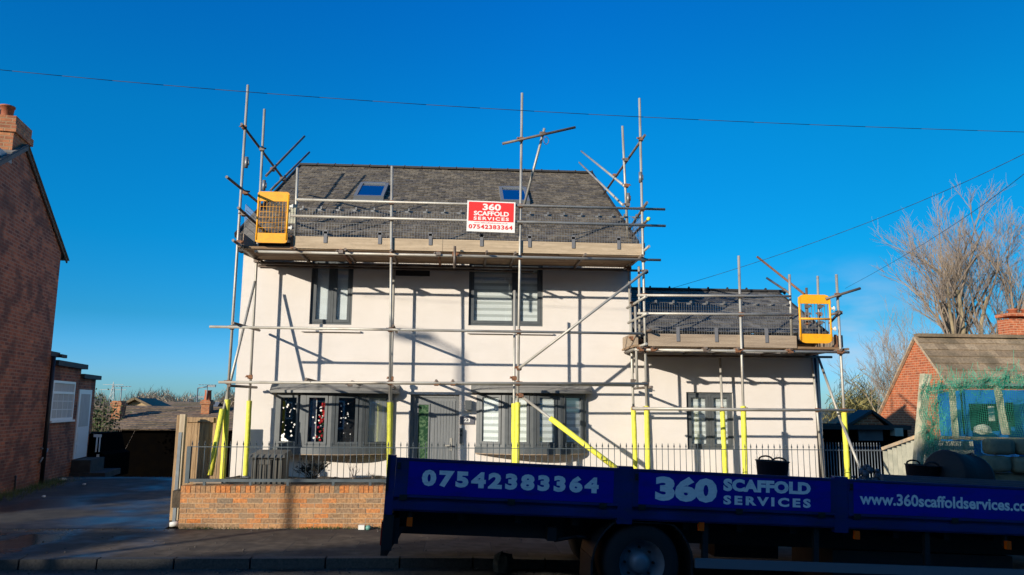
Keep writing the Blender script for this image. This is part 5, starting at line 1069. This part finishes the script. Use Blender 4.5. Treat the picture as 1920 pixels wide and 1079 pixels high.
# pale board fence
pf = thing('board_fence', (8.2, 15, 0), 'short pale board fence between the metal gate and the netting', 'fence'); k = MB(); 
for i in range(8):
    p = P(1657+i*9, 860, 14.9-i*.12); zt4 = P(1657+i*9, 843-i*3.2, 14.9-i*.12).z; k.box((p.x, p.y, -.3), (p.x+.082, p.y+.02, zt4))
k.build('boards', 'cream_board', pf); k = MB(); k.bar(P(1655, 842, 14.88), P(1722, 818, 14.0), .06, .06); k.build('top_rail', 'cement', pf)
# netted enclosure
ne = thing('net_enclosure', (7.6, 13, 0), 'leaning concrete post enclosure draped with green netting', 'enclosure'); YN = 13.0
def npost(a, b, w, m='concrete_post', nm='post'): k = MB(); k.bar(P(*b, YN), P(*a, YN), w, w, Vector((0, 1, 0))); k.build(nm, m, ne)
npost((1735, 702), (1718, 905), .125); npost((1784, 722), (1792, 822), .075); npost((1868, 714), (1885, 814), .085); npost((1940, 705), (1950, 830), .085)
npost((1725, 733), (1990, 694), .055, 'cement', 'top_rail'); npost((1728, 741), (1990, 703), .03, 'cement', 'top_rail'); npost((1722, 820), (1990, 826), .055, 'cement', 'bottom_rail')
def netp(u, v, wob=1):
    px = 1727+u*250; top = 722-u*24-10*math.sin(u*9)*wob*0; bot = 880-u*10; py = top+(bot-top)*v
    q_ = P(px, py, YN-.1); q_.y += .03*math.sin(u*40+v*7)+.02*math.sin(v*23+u*11); q_.x += .012*math.sin(v*31+u*17); q_.z += .012*math.sin(u*37+v*5); return q_
k = MB(); nu, nv = 84, 50
for i in range(nu+1):
    for j in range(nv): k.tube(netp(i/nu, j/nv), netp(i/nu, (j+1)/nv), .0028, 3, caps=False)
for j in range(nv+1):
    for i in range(nu): k.tube(netp(i/nu, j/nv), netp((i+1)/nu, j/nv), .0028, 3, caps=False)
rs = random.Random(3)
for i in range(1100):   # gathered folds of the net along the rail and by the posts
    m_ = rs.random()
    if m_ < .5: u = rs.uniform(0, .75); v = rs.gauss(.02, .06)
    elif m_ < .8: u = .10+rs.gauss(0, .035)+.0; v = rs.uniform(0, 1)
    else: u = rs.uniform(0, .2); v = rs.uniform(.3, 1)
    a = netp(u, v); b = netp(u+rs.gauss(0, .025), v+rs.gauss(0, .07)); a.y -= .02; k.tube(a, b+Vector((0, -.03, 0)), .003, 3, caps=False)
k.build('netting', 'net_green', ne, uv=False)
bc = thing('blue_cabin', (9.5, 14.4, 0), 'bright blue site cabin with dark windows seen through the green netting', 'cabin'); YC = 14.2
def cb(r, y0, y1, nm, m, par): a = P(r[0], r[1], YC if r[0] > 1760 else YC+1.0); b = P(r[2], r[3], YC); k = MB(); k.box((a.x, y0, b.z), (b.x, y1, a.z)); return k.build(nm, m, par)
cb((1757, 733, 2100, 905), YC, YC+1.0, 'wall', 'blue_panel', bc); cb((1757, 726, 2100, 722), YC-.05, YC+1.0, 'roof', 'grey_sheet', bc)
cb((1816, 757, 1873, 808), YC-.02, YC-.002, 'window', 'black_plastic', bc); cb((1884, 755, 1902, 800), YC-.02, YC-.002, 'window', 'black_plastic', bc); cb((1850, 762, 1864, 790), YC-.03, YC-.021, 'notice', 'cream_board', bc); cb((1802, 728, 1806, 815), YC-.02, YC-.002, 'trim', 'gutter_black', bc)
k = MB(); blob(k, P(1842, 806, 13.8), .17, random.Random(2), (1.1, .6, .55), 9, 6); single(k, 'rubble_sack', 'cream_board', 'pale rubble sack against the blue cabin window', 'sack')
k = MB(); a = P(1890, 803, 13.7); k.prism([a+Vector((-.06, 0, -.12)), a+Vector((.06, 0, -.12)), a+Vector((.055, 0, .1)), a+Vector((-.06, 0, .11))], (0, .08, 0)); single(k, 'timber_block', 'board_new', 'pale timber block on the rail right of the rubble sack', 'block')
k = MB(); a = P(1730, 822, 13.5); b = P(1830, 905, 13.5)
for i in range(5):
    for j in range(3):
        x = a.x+i*.19+(j % 2)*.05; z = b.z+j*.24+.01; k.box((x+.005, 13.5, z), (x+.18, 13.62, z+.23))
single(k, 'pallet_boards', 'cream_board', 'weathered pale boards stacked behind the green netting', 'boards')
for i, (px, py, lb) in enumerate(((1872, 838, 'dark mossy stone block left of the topmost pair by the net'), (1925, 838, 'dark mossy stone block at the right edge of the top row'), (1865, 870, 'dark mossy stone block low in the row behind the barrel'), (1918, 872, 'dark mossy stone block low at the right edge'))):
    c = P(px, py, 12.75); k = MB(); blob(k, (0, 0, 0), 1, random.Random(i+30), (1, 1, 1), 16, 10)
    for v in k.v:
        m_ = v.normalized(); f = (abs(m_.x)**6+abs(m_.y)**6+abs(m_.z)**6)**(-1/6); w_ = m_*f*(.97+.03*v.length); v.x, v.y, v.z = c.x+w_.x*.235, c.y+w_.y*.13, c.z+w_.z*.135
    o = k.build('stone_block', 'block_dark'); tag(o, lb, 'stone block', 'stone blocks below the netting'); [setattr(p_, 'use_smooth', True) for p_ in o.data.polygons]
k = MB(); k.box((P(1835, 890, 12.72).x, 12.75, -.3), (11.5, 13.0, P(1880, 888, 12.7).z)); single(k, 'block_wall', 'block_dark', 'low dark block wall under the stone blocks at the right', 'wall')

# ------------------------------------------------------------------ christmas tree behind bow window
c = P(606, 828, 14.82); t = thing('christmas_tree', c, 'small decorated christmas tree with red flowers behind the bow window', 'christmas tree'); k = MB(); kb_ = MB(); rs = random.Random(12); Hc = P(606, 752, 14.82).z-c.z
for i in range(500):
    v = rs.random(); r_ = .13*(1-v*.75); a = rs.uniform(0, 6.28); q_ = c+Vector((r_*math.cos(a)*rs.random()**.5, r_*math.sin(a)*.6, v*Hc)); u = Vector((rs.gauss(0, 1), rs.gauss(0, 1), -.3)).normalized()*.03; w_ = u.orthogonal().normalized()*.008; k.add([q_-u, q_+w_, q_+u, q_-w_], [(0, 1, 2, 3)])
for i in range(46):
    v = rs.random()**.8; r_ = .13*(1-v*.7); q_ = c+Vector((rs.uniform(-1, 1)*r_, -.09*(1-v*.6), v*Hc)); blob(kb_, q_, .026, rs, n=6, m=4)
k.build('foliage', 'leaf_green', t, uv=False); kb_.build('baubles', 'red_bauble', t, uv=False)

# ------------------------------------------------------------------ cables
def cable(pts, label, r=.0045):
    k = MB(); out_ = []
    n = 24
    for i in range(n+1):
        t_ = i/n; a, b, c_ = pts; out_.append(a*(1-t_)*(1-t_)+b*2*t_*(1-t_)+c_*t_*t_)
    k.path(out_, r, 5); single(k, 'overhead_cable', 'cable_black', label, 'cable')
def mid(a, m, c_): return (m-(a+c_)*.25)*2
a, m_, c_ = P(-250, 104, 9.5), P(900, 203, 9.8), P(2150, 254, 10.1); cable((a, mid(a, m_, c_), c_), 'long black overhead cable crossing the whole sky', .0042)
a, m_, c_ = P(1245, 545, 17.1), P(1600, 428, 12.5), P(2000, 247, 9.2); cable((a, mid(a, m_, c_), c_), 'black cable rising from the wing roof to the upper right', .0045)
a, m_, c_ = P(1585, 541, 30), P(1760, 440, 20), P(1990, 268, 11); cable((a, mid(a, m_, c_), c_), 'black cable passing in front of the bare trees', .006)

# ------------------------------------------------------------------ the street behind the viewer (unseen, ridge heights shaped to cast the foreground shade)
def terrace(x0, x1, yf, rz_, label):
    t = thing('terraced_house', ((x0+x1)/2, yf, 0), label, 'house', 'houses across the street'); ez_ = rz_-2.7; k = MB()
    k.prism([(x0, yf, -.1), (x0, yf-8, -.1), (x0, yf-8, ez_), (x0, yf-4, rz_-.05), (x0, yf, ez_)], (x1-x0, 0, 0)); k.build('wall', 'street_brick', t)
    k = MB(); k.add([(x0, yf+.25, ez_-.15), (x1, yf+.25, ez_-.15), (x1, yf-4, rz_), (x0, yf-4, rz_), (x1, yf-8.25, ez_-.15), (x0, yf-8.25, ez_-.15)], [(0, 1, 2, 3), (3, 2, 4, 5)]); k.build('roof', 'slate_dark', t)
    x = x0+.8
    while x < x1-1.5:
        for z_ in (.9, 3.6):
            k = MB(); frame_rect(k, x, x+1.1, z_, z_+1.3, yf+.002, .08, .03); w_ = k.build('window', 'upvc_white', t); k = MB(); k.box((x+.08, yf+.004, z_+.08), (x+1.02, yf+.012, z_+1.22)); k.build('pane', 'solar', w_)
        x += 2.6
terrace(-47, -27.2, -7, 9.25, 'long brick terrace across the street, left block'); terrace(-27.15, -21.6, -7, 8.35, 'unseen brick house between the terrace blocks, lowered to let sun onto the pavement'); terrace(-21.55, -15.8, -7, 9.25, 'narrow brick terrace block left behind the viewer'); terrace(-15.75, 8, -7, 10.9, 'unseen brick terrace block behind the viewer, raised to shade the far right'); terrace(8.1, 34, -7, 9.0, 'brick terrace across the street, right block')
lt = thing('street_lamp', (-14.0, 1.0, .12), 'tall steel street lamp beside the opposite kerb', 'street lamp'); MB().tube((-14, 1, .12), (-14, 1, 4), .08, 10, .07).tube((-14, 1, 4), (-14, 1, 8.5), .06, 10, .05).build('column', 'galv', lt, uv=False)
MB().tube((-14, 1, 8.45), (-14.7, 1, 8.8), .04, 8).hexa([(-15.3, .87, 8.76), (-14.6, .87, 8.72), (-14.6, 1.13, 8.72), (-15.3, 1.13, 8.76), (-15.25, .92, 8.9), (-14.6, .92, 8.86), (-14.6, 1.08, 8.86), (-15.25, 1.08, 8.9)]).build('lamp_head', 'galv', lt, uv=False)

# ------------------------------------------------------------------ light, sky, view
EL = math.atan(.39/math.sqrt(2)); sd_ = Vector((1, 1, -.39)).normalized()
sl_ = bpy.data.lights.new('sun', 'SUN'); sl_.energy = 4.6; sl_.angle = R(.55); sl_.color = (1, .905, .76); so = bpy.data.objects.new('sun', sl_); C.objects.link(so); so.rotation_euler = sd_.to_track_quat('-Z', 'Y').to_euler(); so.location = (-20, -20, 20)
wd = bpy.data.worlds.new('World'); bpy.context.scene.world = wd; wd.use_nodes = True; N, L = wd.node_tree.nodes, wd.node_tree.links
bg = N['Background']; sk = N.new('ShaderNodeTexSky'); sk.sky_type = 'NISHITA'; sk.sun_disc = False; sk.sun_elevation = EL; sk.sun_rotation = R(225); sk.altitude = 100; sk.air_density = 1.0; sk.dust_density = .3; sk.ozone_density = 3.0
hs = N.new('ShaderNodeHueSaturation'); hs.inputs['Saturation'].default_value = 1.35; hs.inputs['Value'].default_value = 1.0; L.new(sk.outputs[0], hs.inputs['Color'])
tm = N.new('ShaderNodeMix'); tm.data_type = 'RGBA'; tm.blend_type = 'MULTIPLY'; tm.inputs[0].default_value = 1; L.new(hs.outputs[0], tm.inputs[6])
tc0 = N.new('ShaderNodeTexCoord'); sx = N.new('ShaderNodeSeparateXYZ'); L.new(tc0.outputs['Generated'], sx.inputs[0])
g2 = lambda a: tuple(x*y/1.7 for x, y in zip(a, (.55, 1.0, 1.22)))
rp_ = ramp(N, [(0, g2((.75, .88, 1.42))), (.04, g2((.68, .86, 1.4))), (.105, g2((.28, .77, .97))), (.2, g2((.08, .97, 1.06))), (.34, g2((.08, 1.18, 1.17))), (.5, g2((.1, 1.12, 1.3)))]); L.new(sx.outputs[2], rp_.inputs[0])
sc_ = N.new('ShaderNodeVectorMath'); sc_.operation = 'SCALE'; sc_.inputs['Scale'].default_value = 1.7; L.new(rp_.outputs[0], sc_.inputs[0])
dt = N.new('ShaderNodeVectorMath'); dt.operation = 'DOT_PRODUCT'; L.new(tc0.outputs['Generated'], dt.inputs[0]); dt.inputs[1].default_value = -sd_
dm = N.new('ShaderNodeMapRange'); dm.inputs[1].default_value = .12; dm.inputs[2].default_value = .85; L.new(dt.outputs['Value'], dm.inputs[0])
gm = N.new('ShaderNodeMix'); gm.data_type = 'RGBA'; L.new(dm.outputs[0], gm.inputs[0]); L.new(sc_.outputs[0], gm.inputs[6]); gm.inputs[7].default_value = (1.9, 1.7, 1.5, 1); az_ = N.new('ShaderNodeMapRange'); az_.inputs[1].default_value = .12; az_.inputs[2].default_value = .5; L.new(sx.outputs[0], az_.inputs[0])
am = N.new('ShaderNodeMix'); am.data_type = 'RGBA'; L.new(az_.outputs[0], am.inputs[0]); am.inputs[6].default_value = (1, 1, 1, 1); am.inputs[7].default_value = (.9, .86, .78, 1)
a2 = N.new('ShaderNodeMix'); a2.data_type = 'RGBA'; a2.blend_type = 'MULTIPLY'; a2.inputs[0].default_value = 1; L.new(gm.outputs[2], a2.inputs[6]); L.new(am.outputs[2], a2.inputs[7]); L.new(a2.outputs[2], tm.inputs[7])
# thin low cloud near the right horizon
tc = N.new('ShaderNodeTexCoord'); mp = N.new('ShaderNodeMapping'); mp.inputs['Scale'].default_value = (3, 3, 9); L.new(tc.outputs['Generated'], mp.inputs[0]); nn = N.new('ShaderNodeTexNoise'); nn.inputs['Scale'].default_value = 2.2; nn.inputs['Detail'].default_value = 7; L.new(mp.outputs[0], nn.inputs[0])
dc = ray(1590, 690).normalized(); vd = N.new('ShaderNodeVectorMath'); vd.operation = 'DISTANCE'; L.new(tc.outputs['Generated'], vd.inputs[0]); vd.inputs[1].default_value = dc
mk = N.new('ShaderNodeMapRange'); mk.inputs[1].default_value = .02; mk.inputs[2].default_value = .14; mk.inputs[3].default_value = .75; mk.inputs[4].default_value = 0; L.new(vd.outputs['Value'], mk.inputs[0])
cr_ = N.new('ShaderNodeMapRange'); cr_.inputs[1].default_value = .42; cr_.inputs[2].default_value = .62; L.new(nn.outputs[0], cr_.inputs[0]); mu = N.new('ShaderNodeMath'); mu.operation = 'MULTIPLY'; L.new(mk.outputs[0], mu.inputs[0]); L.new(cr_.outputs[0], mu.inputs[1])
cm_ = N.new('ShaderNodeMix'); cm_.data_type = 'RGBA'; L.new(mu.outputs[0], cm_.inputs[0]); L.new(tm.outputs[2], cm_.inputs[6]); cm_.inputs[7].default_value = (4.5, 5.2, 6.2, 1); L.new(cm_.outputs[2], bg.inputs[0]); bg.inputs[1].default_value = .1
s = bpy.context.scene; s.view_settings.view_transform = 'Standard'; s.view_settings.look = 'None'; s.view_settings.exposure = .3; s.view_settings.gamma = 1
s.render.engine = 'CYCLES'; s.cycles.use_denoising = True; s.cycles.max_bounces = 6; s.cycles.transparent_max_bounces = 12
